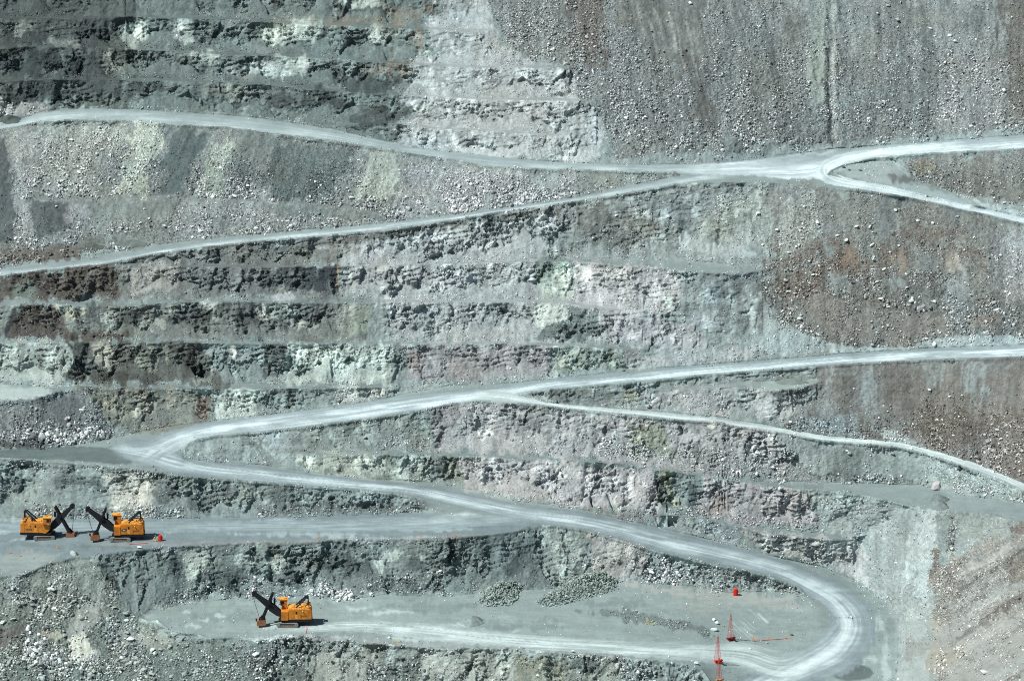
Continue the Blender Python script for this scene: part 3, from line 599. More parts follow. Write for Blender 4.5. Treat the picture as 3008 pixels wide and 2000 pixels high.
for c in ((470,1425,12,3),(430,1410,14,2),(510,1415,14,3),(450,1440,20,3),(1010,1440,80,6),(1080,1455,120,5),(900,1410,50,4),(830,1398,26,4),(620,1470,60,4),(790,1470,40,4),(970,1470,80,5),(1330,1480,160,6),(1500,1500,120,5),(1240,1468,80,4),(650,1440,40,3)):
    paint(ell(*c), (190,202,200), .6, 4, 6)
for k in range(10):
    x, y = 1690+rng.uniform(-20, 50), 1410+rng.uniform(-8, 36)
    paint([(x,y),(x+3,y),(x+30,y+24),(x+27,y+25)], (176,188,188), .6, 1.8, 2)
paint([(1742,1412),(1748,1411),(1772,1432),(1766,1434)], (206,214,214), .55, 2.5, 2)
for k in range(9):
    y = 1386+k*3.4; x = 755+k*4
    paint([(x,y),(x+30,y+1),(x+50-k*3,y+8),(x+48-k*3,y+10),(x+28,y+3)], (164,178,178), .4, 1.6, 2)
paint([(700,1462),(900,1480),(1180,1488),(1430,1508),(1430,1514),(1180,1494),(900,1490),(700,1470)], (170,164,166), .55, 5, 5)
for c in ((2022,1430,16,10),(2010,1446,22,6),(1985,1400,10,14),(2035,1500,8,40),(2000,1470,20,8),(1990,1520,30,6),(2040,1545,8,20)):
    paint(ell(*c), (188,197,199), .5, 6, 7)
for c in ((2020,1470,14,20),(1985,1500,26,8),(2045,1440,8,16),(1880,1560,40,6)):
    paint(ell(*c), (120,132,137), .5, 7, 7)
paint(ell(1962,1547,52,20), (106,120,120), .95, 3, 4)
#PAINT_END

srt = talus*(gap > 36)*(1-dumpm)
SIZ *= (1+srt*(.62+.75*np.clip(s_, 0, 1)**1.5-1)).astype(F)
DEN *= (1+srt*(.55+.75*sstep(s_, .12, .75)-1)).astype(F)
DEN = np.clip(DEN, 0, 1)
# driving surfaces: grey shoulder with pale compacted wheel bands running along the road
def drive(pts, shoulder=(138,150,157), light=(212,222,226), q0=0.15, wid=0.6, amt=1.0, on=True, seed=0, full=1.0, f=7.0, ends=0):
    pts = smooth_pts(pts, 7)
    sl, q, al = ribbon(pts, 20)
    m = sstep(1-np.abs(q)+.16*EDG[sl], 0, .2).astype(F)*F(full)
    if on: m = np.minimum(m, np.clip(flat[sl]*1.2, 0, 1))
    if ends: m = m*sstep(al, 0, ends)*sstep(al.max()-al, 0, ends)
    st = vn(q*F(f)+al*F(.004), al/F(70), seed)*F(.6)+vn(q*F(f*2.6), al/F(120), seed+5)*F(.4)+(vn(q*F(f*5.5), al/F(160), seed+9)-F(.5))*F(.34)
    band = np.exp(-((q-F(q0))/F(wid))**2)
    q = q+F(.12)*fbm(X[sl]/5, Y[sl]/2.5, 3, seed+60)
    w = np.clip(band*(F(.35)+F(.85)*sstep(st, .2, .8))*F(amt)*(F(.85)+F(.5)*fbm(X[sl]/9, Y[sl]/2.2, 3, seed+61)), 0, 1)[..., None]
    col = A(shoulder)*(1-w)+A(light)*w
    C[sl] = C[sl]*(1-m[..., None])+col*m[..., None]
    DEN[sl] = DEN[sl]*(1-m)
drive([(-300,325,10),(0,297,9),(90,273,12),(200,265,14),(375,273,16),(590,290,17),(764,311,13),(915,340,11),(1090,366,13),(1230,382,12),(1420,388,10),(1620,390,12),(1720,388,12)], (146,157,160), (180,192,195), .35, .9, .9, seed=1, f=3, ends=110)
drive([(-300,640,13),(0,629,10),(225,604,9),(475,563,8),(740,537,9),(1040,502,7),(1329,460,6),(1430,441,9),(1600,409,10),(1720,400,12)], (140,150,154), (186,198,202), .25, .6, 1, seed=2, f=3, ends=110)
drive([(1560,392,12),(1680,388,17),(1780,385,22),(1870,380,30),(1960,366,30)], (160,172,176), (204,214,218), .1, .9, 1.1, seed=3, ends=70)
drive([(1700,391,14),(1850,385,30),(1930,368,19),(2018,352,16),(2143,341,16),(2358,328,17),(2700,312,18)], (148,160,166), (210,220,225), .35, .65, 1.2, seed=4, ends=110)
drive([(1840,378,20),(1890,398,20),(1930,416,14),(2000,431,10),(2093,449,9),(2218,477,9),(2358,509,9),(2700,590,10)], (160,172,176), (210,220,225), .1, .8, 1.2, seed=5, ends=70)
drive([(2230,334,10),(2100,345,12),(2018,355,13),(1950,366,15),(1908,382,17),(1903,398,16),(1925,413,13),(1985,427,10),(2060,441,9),(2150,462,8)], (168,180,184), (208,218,222), 0, 1.0, 1.1, seed=31, ends=40)
drive([(-200,1045,12),(0,1045,11),(150,1044,18),(290,1050,22)], (106,119,121), (126,140,142), 0, .9, .3, seed=6)
drive([(250,1030,20),(330,1040,30),(400,1060,30),(470,1078,22),(590,1092,20),(815,1115,14),(940,1126,14),(1060,1150,18),(1180,1177,20),(1354,1202,22),(1554,1252,27),(1768,1302,26),(1860,1340,30),(1935,1385,42),(1965,1440,56),(1930,1500,62),(1850,1540,50),(1740,1590,46),(1600,1660,46)], (130,143,150), (192,204,209), .08, .55, 1.15, seed=7, f=6, ends=60)
drive([(1930,1400,12),(1952,1440,14),(1925,1490,16),(1850,1535,14),(1740,1585,14)], (180,190,194), (216,224,227), 0, .8, 1.2, seed=8, full=.75, ends=60)
drive([(3000,775,17),(2700,795,17),(2358,808,16),(2143,816,14),(1943,827,14),(1768,842,14),(1479,867,14),(1254,889,15),(1130,906,15),(940,931,22),(765,955,22),(590,978,20),(475,992,20),(400,1012,22),(360,1032,26),(330,1050,26),(300,1058,22)], (132,146,153), (198,208,213), -.12, .62, 1.2, seed=9, f=5, ends=90)
drive([(1080,908,12),(1150,912,14),(1210,921,9),(1330,937,8),(1554,960,8),(1768,987,8),(1893,1009,8),(2068,1025,8),(2143,1043,8),(2243,1075,10),(2358,1122,10),(2600,1250,12)], (160,170,172), (204,212,212), 0, .8, 1.1, seed=10, f=3, ends=60)
drive([(-200,1215,16),(0,1215,14),(300,1212,12),(700,1212,16),(950,1206,18),(1150,1196,14),(1230,1190,16)], (128,143,149), (168,182,187), 0, 1.0, .9, seed=11, full=.7, f=5, ends=90)
drive([(600,1455,8),(800,1440,14),(1000,1455,22),(1200,1475,20),(1500,1494,22),(1700,1505,34),(1800,1530,40),(1900,1500,50)], (140,154,154), (206,216,215), .1, .8, 1.1, seed=12, full=.8, f=6, ends=160)
for k in range(7):                       # turning marks on the left switchback
    d = k*7
    drive([(230+d,1030+d*.3,3),(330+d,1032,3),(372+d*.5,1022+d*.5,3),(410+d,1010,3),(500+d,995,2)], (150,162,168), (196,207,212), 0, .8, 1, seed=20+k, full=.5, ends=50)
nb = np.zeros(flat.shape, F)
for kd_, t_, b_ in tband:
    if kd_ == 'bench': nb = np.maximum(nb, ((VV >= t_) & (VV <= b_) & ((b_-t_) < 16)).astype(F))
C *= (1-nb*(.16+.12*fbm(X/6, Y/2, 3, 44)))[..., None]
# colour variation of the ground, with gap shade painted in under dense rubble
ch = .6*vn(XS/2.2, YS/30, 31)+.4*vn(XS/.9, YS/14, 32); lowf = fbm(X/30, Y/22, 3, 33); mid = fbm(X/3.2, Y/3.2, 3, 34); fine = fbm(X/.9, Y/.9, 2, 35)
C *= (1+offlat*((.13+.13*talus)*(ch-.5)*2+.10*lowf+.16*mid+.14*fine)+flat*(.07*mid+.04*fine+.13*fbm(X/13, Y/1.6, 4, 41)+.07*fbm(X/4, Y/.7, 3, 42)))[..., None].astype(F)
sp = rng.random((M, N)).astype(F); gr = sstep(DEN, .08, .7)*offlat
C *= (1+(.10*offlat+.30*gr)*(sp-.5)*2+.55*gr*(sp > .93)-.14*gr*(sp < .12))[..., None]
hue = fbm(X/18, Y/12, 3, 36)*offlat
C[..., 0] *= 1+.05*hue; C[..., 2] *= 1-.05*hue
rockmask = steep*offlat
wx = X+.8*fbm(X/3.5, Y/3.5, 2, 51); wy = Y+.8*fbm(X/3.5, Y/3.5, 2, 52)
f1, r1 = facet(wx/4.6+wy*.07, wy/8.0, 1, 1.9); f2, r2 = facet(wx/2.6+wy*.22, wy/1.9-wx*.16, 2, 1.9); f3, r3 = facet(wx/1.1+wy*.25, wy/.9-wx*.2, 3, 1.8)
f4, r4 = facet(wx/.62, wy/.55+X*.3, 4, 1.8)
outc = .35+.65*sstep(fbm(X/6, Y/4, 3, 53), -.3, .1)
bl = sstep(fbm(wx/4, wy/6, 4, 37), .08, .40)*rockmask; dk = sstep(fbm(wx/3.5, wy/7, 4, 38), .05, .38)*rockmask
Cst = C.copy(); C *= (1-.26*sstep(DEN, .2, .9)*offlat)[..., None]  # darker dirt under dense rubble, with shade between stones painted in
tint = 1+rockmask*outc*(.34*(r1-.5)+.36*(r2-.5)+.26*(r3-.5))
C *= (tint*(1+.45*bl)*(1-.28*dk))[..., None]
cone = sstep(fbm(X/2.5, Y/30, 3, 39), 0, .5)*(1-rockmask)*offlat*(1-talus)
C *= (1+.16*cone-.10*(1-rockmask)*offlat*(1-talus))[..., None]

# ------------------------------------------------------------------ relief
bed = ((Y+1.6*fbm(X/9, Y/9, 3, 46)+.16*X)/2.7) % 1.0
bedm = sstep(fbm(X/7+9, Y/4, 3, 45), -.12, .2)
ribs = fbm(X/9, Y/45, 3, 54); butt = fbm(X/24, Y/70, 3, 55)
near = np.clip(np.minimum(VV-ab, be-VV)/9, 0, 1)*offlat
RGH *= np.clip(.95+.9*fbm(X/13, Y/9, 3, 49), .45, 1.5)
disp = rockmask*RGH*near*(3.0*butt+2.5*ribs+1.0*fbm(X/3.2, Y/8, 3, 50)+outc*(2.1*f1+1.5*f2)+(.25+.75*outc)*(.75*f3+.25*f4)+bedm*1.15*(bed-.5))
gul = fbm(XS/6, YS/40, 3, 56)
loose = offlat*(1-rockmask)*near
disp += loose*(1.5*fbm(X/12, Y/30, 3, 57)+.9*(.4-np.abs(fbm(X/9+3, Y/60, 2, 47)))*sstep(s_, .3, .8)*(1-talus)+.55*gul*talus+.4*fbm(X/2.4, Y/2.4, 3, 58)+.26*fbm(X/.8, Y/.8, 2, 59)+(.25+.75*sstep(DEN, .15, .8))*(.55*f3+.35*f2+.3*f4))
disp += offlat*(1-near)*(.25*fbm(X/2.0, Y/2.0, 2, 60))
sl, q, al = ribbon([(1916,-90,5),(1911,40,5),(1909,120,5),(1912,200,5),(1917,330,6)], 40)
q = q+1.3*fbm(X[sl]/5, Y[sl]/6, 4, 43); disp[sl] += (.35+.9*vn(X[sl]/9, Y[sl]/6, 44))*-.85*np.exp(-(q/1.1)**2)+.6*np.exp(-((q+2.6)/1.3)**2)+.6*np.exp(-((q-2.6)/1.3)**2)
disp += dumpm*(1.0*fbm(XS/4, YS/45, 3, 66)+.5*fbm(XS/1.3, YS/14, 2, 67)+.3*fbm(X/1.2, Y/1.2, 2, 68))
disp += flat*(.10*fbm(X/6, Y/2.5, 3, 62)+.05*fbm(X/1.2, Y/.5, 2, 63))
openw = np.zeros((M, N), F)
for p in ([(1560,360),(1911,350),(2000,360),(1960,380),(1960,405),(2010,425),(1905,445),(1560,430)], [(180,1000),(430,985),(450,1010),(440,1060),(330,1090),(150,1060)], [(1050,880),(1200,880),(1230,930),(1060,940)], [(960,1140),(1260,1180),(1260,1215),(960,1200)], [(1850,1370),(1900,1440),(1850,1560),(1640,1590),(1640,1500)]):
    sl, m = poly(p, 8, 0); openw[sl] = np.maximum(openw[sl], m)
# windrows along the outer edges of roads and benches
for k, (kind, t, b) in enumerate(tband):
    w = np.clip((b-t-5)/6, 0, 1)
    n1 = .35+.9*vn(U*S/5, U*0, 70+k)
    big = 1.0 if kind == 'road' else .6
    disp += (w*n1*big)[None, :]*np.exp(-((VV-b[None, :]-1.0)/3.0)**2)*(1-openw)
    disp += (w*n1*big*.7)[None, :]*np.exp(-((VV-t[None, :]+2.5)/3.0)**2)*(1-openw)
# the junction, switchbacks and merges stay open
openm = np.zeros((M, N), F)
for p in ([(1600,372),(1700,368),(1911,360),(1990,362),(1965,376),(1950,395),(1965,412),(2000,420),(1990,436),(1905,436),(1700,425),(1560,415)], [(180,1010),(430,985),(430,1065),(330,1085),(150,1050)], [(1060,895),(1200,890),(1215,928),(1060,935)], [(960,1140),(1260,1180),(1260,1215),(960,1200)], [(1850,1360),(2066,1400),(2066,2400),(1640,2400),(1700,1520),(1850,1480)]):
    sl, m = poly(p, 8, 0); openm[sl] = np.maximum(openm[sl], m)
inner = flat*openm
disp = disp*(1-inner)+inner*.06*fbm(X/3, Y/1.2, 2, 64)
disp += openm*(1-flat)*0
def mound(cx, cy, rx, ry, hh):
    global disp
    d = np.sqrt(((UU-cx)/rx)**2+((VV-cy)/ry)**2); disp += hh*np.clip(1-d, 0, 1)**1.2
P = P+NB*disp[..., None]
NS = normals(P)

# ------------------------------------------------------------------ materials
def nodes_of(m):
    m.use_nodes = True; nt = m.node_tree; nt.nodes.clear()
    out = nt.nodes.new('ShaderNodeOutputMaterial'); b = nt.nodes.new('ShaderNodeBsdfPrincipled')
    nt.links.new(b.outputs[0], out.inputs[0]); return nt, b
def ground_mat(name, bump=.35, scale=2.0, vary=.28):
    m = bpy.data.materials.new(name); nt, b = nodes_of(m); N_ = nt.nodes.new; Lk = nt.links.new
    at = N_('ShaderNodeAttribute'); at.attribute_name = 'Col'
    tc = N_('ShaderNodeTexCoord')
    n1 = N_('ShaderNodeTexNoise'); n1.inputs['Scale'].default_value = scale; n1.inputs['Detail'].default_value = 3
    n2 = N_('ShaderNodeTexNoise'); n2.inputs['Scale'].default_value = scale*.17; n2.inputs['Detail'].default_value = 4
    Lk(tc.outputs['Object'], n1.inputs['Vector']); Lk(tc.outputs['Object'], n2.inputs['Vector'])
    ad = N_('ShaderNodeMath'); ad.operation = 'ADD'; Lk(n1.outputs[0], ad.inputs[0]); Lk(n2.outputs[0], ad.inputs[1])
    mr = N_('ShaderNodeMapRange'); mr.inputs[1].default_value = .6; mr.inputs[2].default_value = 1.4; mr.inputs[3].default_value = 1-vary; mr.inputs[4].default_value = 1+vary
    Lk(ad.outputs[0], mr.inputs[0])
    mx = N_('ShaderNodeVectorMath'); mx.operation = 'SCALE'; Lk(at.outputs['Color'], mx.inputs[0]); Lk(mr.outputs[0], mx.inputs['Scale'])
    Lk(mx.outputs[0], b.inputs['Base Color'])
    b.inputs['Roughness'].default_value = .93; b.inputs['Specular IOR Level'].default_value = .15
    if bump:
        bp = N_('ShaderNodeBump'); bp.inputs['Strength'].default_value = bump; bp.inputs['Distance'].default_value = .25
        Lk(n1.outputs[0], bp.inputs['Height']); Lk(bp.outputs[0], b.inputs['Normal'])
    return m
M_ROCK = ground_mat('broken_rock', .5, 1.6, .30)
M_LOOSE = ground_mat('loose_rubble', .5, 2.4, .34)
M_ROAD = ground_mat('compacted_dust', .12, .9, .10)
M_STONE = ground_mat('loose_stone', 0, 1.4, .18)
def solid(name, rgb, rough=.6, metal=0., dirt=None, scale=1.2, amount=.5):
    m = bpy.data.materials.new(name); nt, b = nodes_of(m); N_ = nt.nodes.new; Lk = nt.links.new
    b.inputs['Roughness'].default_value = rough; b.inputs['Metallic'].default_value = metal
    b.inputs['Specular IOR Level'].default_value = .3
    c = tuple(L(rgb))+(1,); d = tuple(L(dirt))+(1,) if dirt else tuple(x*.72 for x in c[:3])+(1,)
    tc = N_('ShaderNodeTexCoord'); n = N_('ShaderNodeTexNoise'); n.inputs['Scale'].default_value = scale; n.inputs['Detail'].default_value = 5
    Lk(tc.outputs['Object'], n.inputs['Vector'])
    mr = N_('ShaderNodeMapRange'); mr.inputs[1].default_value = .42; mr.inputs[2].default_value = .72; mr.inputs[4].default_value = amount
    Lk(n.outputs[0], mr.inputs[0])
    mx = N_('ShaderNodeMix'); mx.data_type = 'RGBA'; Lk(mr.outputs[0], mx.inputs[0]); mx.inputs[6].default_value = c; mx.inputs[7].default_value = d
    Lk(mx.outputs[2], b.inputs['Base Color']); return m
M_YEL = solid('yellow_paint', (210,132,36), .65, 0, (150,98,56), .55, .8)
M_YLIT = solid('yellow_paint_sunlit', (232,164,60), .6, 0, (178,130,88), .7, .75)  # lighter copy of the yellow paint, sunlight on top faces put into the colour
M_DARK = solid('dark_steel', (36,38,44), .6, .1, (48,48,50), .8)
M_BLACK = solid('black_steel', (30,32,38), .6, .2, (50,48,50), .8)
M_RUST = solid('worn_bucket_steel', (150,104,78), .7, .1, (112,78,62), .9, .7)
M_TRACK = solid('dusty_track_steel', (128,134,132), .85, .1, (84,84,82), 1.5, .7)
M_RAIL = solid('dusty_rust_frame', (120,88,70), .8, .1, (80,70,64), 1.2)
M_ROPE = solid('steel_rope', (60,66,72), .6, .4)
M_GLASS = solid('dark_cab_glass', (30,36,42), .12, 0)
M_WHITE = solid('white_paint', (226,226,220), .6, 0, (190,190,184))
M_LETTER = solid('grey_lettering', (92,84,84), .7)
M_RED = solid('orange_red_paint', (206,44,22), .5, 0, (168,38,26), .8, .5)
M_REDT = solid('red_tower_paint', (192,84,74), .6, 0, (190,134,120), .7, .7)
M_REDB = solid('bright_tower_paint', (208,60,46), .6, 0, (196,110,96), .7, .6)
M_SKID = solid('dark_red_skid', (120,36,34), .6, 0, (70,40,40), .9)
M_DUSTY = solid('dusty_tan_steel', (186,150,116), .8, 0, (150,118,104), .9)
M_YSTAND = solid('faded_yellow_paint', (206,200,120), .6, 0, (190,188,140))
M_OSTAND = solid('faded_orange_paint', (226,140,74), .6, 0, (206,150,110))
M_CABLE = solid('pink_cable_rubber', (216,110,116), .7, 0, (206,140,130))
M_OCABLE = solid('orange_cable_rubber', (220,126,108), .7, 0, (206,150,130))

def tag(o, label=None, cat=None, group=None, kind=None):
    if label: o['label'] = label
    if cat: o['category'] = cat
    if group: o['group'] = group
    if kind: o['kind'] = kind
    return o
def add_mesh(name, verts, faces4, mat, cols=None, smooth=True, tri=False):
    me = bpy.data.meshes.new(name); k = 3 if tri else 4
    me.vertices.add(len(verts)); me.vertices.foreach_set('co', np.ascontiguousarray(verts, F).ravel())
    n = len(faces4); me.loops.add(n*k); me.polygons.add(n)
    me.loops.foreach_set('vertex_index', np.ascontiguousarray(faces4, np.int32).ravel())
    me.polygons.foreach_set('loop_start', np.arange(0, n*k, k, dtype=np.int32))
    me.polygons.foreach_set('use_smooth', np.full(n, smooth))
    me.update(calc_edges=True); me.validate()
    if cols is not None:
        at = me.color_attributes.new('Col', 'FLOAT_COLOR', 'POINT')
        c4 = np.ones((len(verts), 4), F); c4[:, :3] = cols; at.data.foreach_set('color', c4.ravel())
    me.materials.append(mat)
    o = bpy.data.objects.new(name, me); COL.objects.link(o); return o

# ------------------------------------------------------------------ split the sheet into the places it shows
idx = np.arange(M*N, dtype=np.int32).reshape(M, N)
quads = np.stack([idx[:-1, :-1], idx[1:, :-1], idx[1:, 1:], idx[:-1, 1:]], -1)
fm = lambda a: .25*(a[:-1, :-1]+a[1:, :-1]+a[1:, 1:]+a[:-1, 1:])
ff = fm(flat) > .5; fr = fm(roadm) > .5; ft = fm(talus) > .5
vmid = .5*(V[1:]+V[:-1])[:, None]*np.ones((1, N-1)); umid = (.5*(U[1:]+U[:-1]))[None, :]*np.ones((M-1, 1))
loop = ff & (umid > 1640) & (vmid > 1400)
brd = np.zeros_like(ff)
kind_, t5, b5 = tband[14]
brd = ff & (vmid > np.interp(umid, U, t5)) & (vmid < np.interp(umid, U, b5)) & (umid > 1195)
upper = vmid < 720-0*umid
CL = [('haul_road', ff & fr & (vmid < 740)), ('haul_road', ((ff & fr & (vmid >= 740)) | loop) & ~brd), ('access_road', brd),
      ('bench_ground', ff & ~fr & ~loop & ~brd & (vmid < 1150)), ('bench_ground', ff & ~fr & ~loop & ~brd & (vmid >= 1150)),
      ('talus_slope', ~ff & ft), ('terrain', ~ff & ~ft)]
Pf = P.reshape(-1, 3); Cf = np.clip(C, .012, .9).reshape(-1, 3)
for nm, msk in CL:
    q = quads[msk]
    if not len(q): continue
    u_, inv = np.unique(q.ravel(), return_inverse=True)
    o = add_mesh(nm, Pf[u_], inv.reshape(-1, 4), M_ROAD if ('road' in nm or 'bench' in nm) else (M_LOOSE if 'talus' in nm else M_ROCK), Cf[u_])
    tag(o, kind='structure')

def grid_ix(u, v):
    i = np.clip(np.searchsorted(U, u)-1, 0, N-2); j = np.clip(np.searchsorted(V, v)-1, 0, M-2); return j, i
def at(u, v):
    j, i = grid_ix(u, v); a = (u-U[i])/(U[i+1]-U[i]); b = (v-V[j])/(V[j+1]-V[j])
    p = (P[j, i]*(1-a)+P[j, i+1]*a)*(1-b)+(P[j+1, i]*(1-a)+P[j+1, i+1]*a)*b
    return Vector(p)

# ------------------------------------------------------------------ stones: convex chunks cut by random planes
def ico(n):
    bm = bmesh.new(); bmesh.ops.create_icosphere(bm, subdivisions=n, radius=1)
    v = np.array([x.co[:] for x in bm.verts]); f = np.array([[q.index for q in p.verts] for p in bm.faces]); bm.free(); return v, f
def chunk(n, planes=9, seed=0):
    r = np.random.default_rng(seed); v, f = ico(n)
    nn = r.normal(size=(planes, 3)); nn /= np.linalg.norm(nn, axis=1, keepdims=True); d = r.uniform(.5, .95, planes)
    rad = np.min(np.where(v@nn.T > .05, d/np.maximum(v@nn.T, .05), 9), axis=1)
    v = v*np.minimum(rad, 1.15)[:, None]*r.uniform([.85, .7, .55], [1.2, 1.05, .9]); return v, f
def rand_rot(n):
    q = rng.normal(size=(n, 4)); q /= np.linalg.norm(q, axis=1, keepdims=True); w, x, y, z = q.T
    return np.stack([np.stack([1-2*(y*y+z*z), 2*(x*y-z*w), 2*(x*z+y*w)], -1), np.stack([2*(x*y+z*w), 1-2*(x*x+z*z), 2*(y*z-x*w)], -1), np.stack([2*(x*z-y*w), 2*(y*z+x*w), 1-2*(x*x+y*y)], -1)], 1)
def stones(name, n_try, n, dens, lo, hi, power, bright, lift=.22):
    u = rng.uniform(-120, 2480, n_try); v = rng.uniform(-60, 1630, n_try)
    j, i = grid_ix(u, v)
    clump = np.clip(.06+1.7*sstep(fbm(u*S/4.5, v*S/6, 3, 91)+.35*fbm(u*S/14, v*S/20, 2, 92), -.22, .34), 0, 2)
    keep = rng.random(n_try) < dens[j, i]*clump
    j, i = j[keep], i[keep]; k = len(j)
    p = P[j, i]+rng.uniform(-.2, .2, (k, 3))*[1, 0, 0]; nn = NS[j, i]
    sz = SIZ[j, i]*(lo+(hi-lo)*rng.random(k)**power)
    tv = []; tf = None
    for t in range(10):
        a, tf = chunk(n, 8, 300+t+n*50); tv.append(a)
    tv = np.array(tv)[rng.integers(0, 10, k)]
    R = rand_rot(k)
    vv = np.einsum('kij,kvj->kvi', R, tv)*sz[:, None, None]+(p+nn*(sz*lift)[:, None])[:, None, :]
    nv = tv.shape[1]
    ff_ = (np.arange(k)[:, None, None]*nv+tf[None]).reshape(-1, 3)
    cc = Cst[j, i]*(bright[0]+(bright[1]-bright[0])*rng.random(k)**1.9)[:, None]
    cc = cc*.65+.35*cc.mean(1, keepdims=True)
    cc = np.repeat(np.clip(cc, .02, .74), nv, axis=0)
    o = add_mesh(name, vv.reshape(-1, 3), ff_, M_STONE, cc, smooth=False, tri=True)
    return tag(o, kind='stuff'), k
toeb = sstep(s_, .72, .98)*offlat*(gap > 16)*.5*(1-dumpm)
cre = (1-sstep(s_, 0, .10))*offlat*.18
edge = np.zeros((M, N), F)
for kd_, t_, b_ in tband:
    w8 = np.clip((b_-t_-6)/12, 0, 1)
    edge = np.maximum(edge, (w8*np.exp(-((VV-b_)/4.5)**2)*.55+w8*np.exp(-((VV-t_)/3.5)**2)*.35).astype(F))
edge *= (1-openw)*sstep(fbm(X/6, Y/6, 3, 40), -.15, .3)
dens = np.clip(edge+DEN*offlat+toeb*(1-DEN)+cre+DEN*flat, 0, 1)
NR = 1.0
o1, k1 = stones('rubble', int(420000*NR), 1, dens*1.0, .6, 1.6, 2.0, (.95, 3.5), .38)
o2, k2 = stones('rubble', int(34000*NR), 2, dens*.6, 1.2, 2.5, 2.2, (1.0, 3.1), .38)
print('stones', k1, k2)
o1['label'] = 'small broken stones scattered over the talus slopes and bench toes'; o1['category'] = 'rubble'
o2['label'] = 'coarse pale rock blocks scattered over the talus slopes'; o2['category'] = 'rubble'
#OBJECTS_BEGIN
# ------------------------------------------------------------------ helpers for built things
class MB:
    def __init__(s): s.bm = bmesh.new()
    def box(s, x0, x1, y0, y1, z0, z1, bev=0.0, mat=None):
        vs = [s.bm.verts.new((x, y, z)) for x in (x0, x1) for y in (y0, y1) for z in (z0, z1)]
        fs = [s.bm.faces.new([vs[i] for i in q]) for q in ((0,1,3,2),(4,6,7,5),(0,4,5,1),(2,3,7,6),(0,2,6,4),(1,5,7,3))]
        if bev:
            es = {e for f in fs for e in f.edges}; bmesh.ops.bevel(s.bm, geom=list(es), offset=bev, segments=2, affect='EDGES')
        return s
    def prism(s, pts, y0, y1):
        """outline in x,z extruded along y"""
        a = [s.bm.verts.new((x, y0, z)) for x, z in pts]; b = [s.bm.verts.new((x, y1, z)) for x, z in pts]
        n = len(pts); s.bm.faces.new(a); s.bm.faces.new(b[::-1])
        for i in range(n): s.bm.faces.new((a[i], b[i], b[(i+1) % n], a[(i+1) % n]))
        return s
    def tube(s, p, q, r, r2=None, n=8):
        p = Vector(p); q = Vector(q); d = (q-p); r2 = r if r2 is None else r2
        z = d.normalized(); x = z.orthogonal().normalized(); y = z.cross(x)
        a = [s.bm.verts.new(p+(x*math.cos(t)+y*math.sin(t))*r) for t in [2*math.pi*i/n for i in range(n)]]
        b = [s.bm.verts.new(q+(x*math.cos(t)+y*math.sin(t))*r2) for t in [2*math.pi*i/n for i in range(n)]]
        s.bm.faces.new(a[::-1]); s.bm.faces.new(b)
        for i in range(n): s.bm.faces.new((a[i], a[(i+1) % n], b[(i+1) % n], b[i]))
        return s
    def lathe(s, prof, c=(0, 0, 0), n=20):
        rings = [[s.bm.verts.new((c[0]+r*math.cos(t), c[1]+r*math.sin(t), c[2]+z)) for t in [2*math.pi*i/n for i in range(n)]] for r, z in prof]
        for A_, B_ in zip(rings[:-1], rings[1:]):
            for i in range(n): s.bm.faces.new((A_[i], A_[(i+1) % n], B_[(i+1) % n], B_[i]))
        s.bm.faces.new(rings[0][::-1]); s.bm.faces.new(rings[-1]); return s
    def build(s, name, mat, parent=None, smooth=False):
        bmesh.ops.recalc_face_normals(s.bm, faces=s.bm.faces[:])
        me = bpy.data.meshes.new(name); s.bm.to_mesh(me); s.bm.free(); me.materials.append(mat)
        if smooth:
            for p in me.polygons: p.use_smooth = True
        o = bpy.data.objects.new(name, me); COL.objects.link(o)
        if parent: o.parent = parent
        return o
def empty(name, loc, rz=0, label=None, cat=None, group=None):
    o = bpy.data.objects.new(name, None); COL.objects.link(o); o.location = loc; o.rotation_euler = (0, 0, rz)
    return tag(o, label, cat, group)
def lettering(text, size, loc, rot, mat, parent, name):
    cu = bpy.data.curves.new(name, 'FONT'); cu.body = text; cu.size = size; cu.extrude = .02; cu.align_x = 'CENTER'; cu.align_y = 'CENTER'
    t = bpy.data.objects.new(name, cu); COL.objects.link(t)
    me = bpy.data.meshes.new_from_object(t.evaluated_get(bpy.context.evaluated_depsgraph_get())); COL.objects.unlink(t); bpy.data.objects.remove(t)
    me.materials.clear(); me.materials.append(mat)
    o = bpy.data.objects.new(name, me); COL.objects.link(o); o.parent = parent; o.location = loc; o.rotation_euler = rot; return o
def ground_z(x, y, p0, win=3):
    """height of the bench surface near a known point"""
    return p0.z

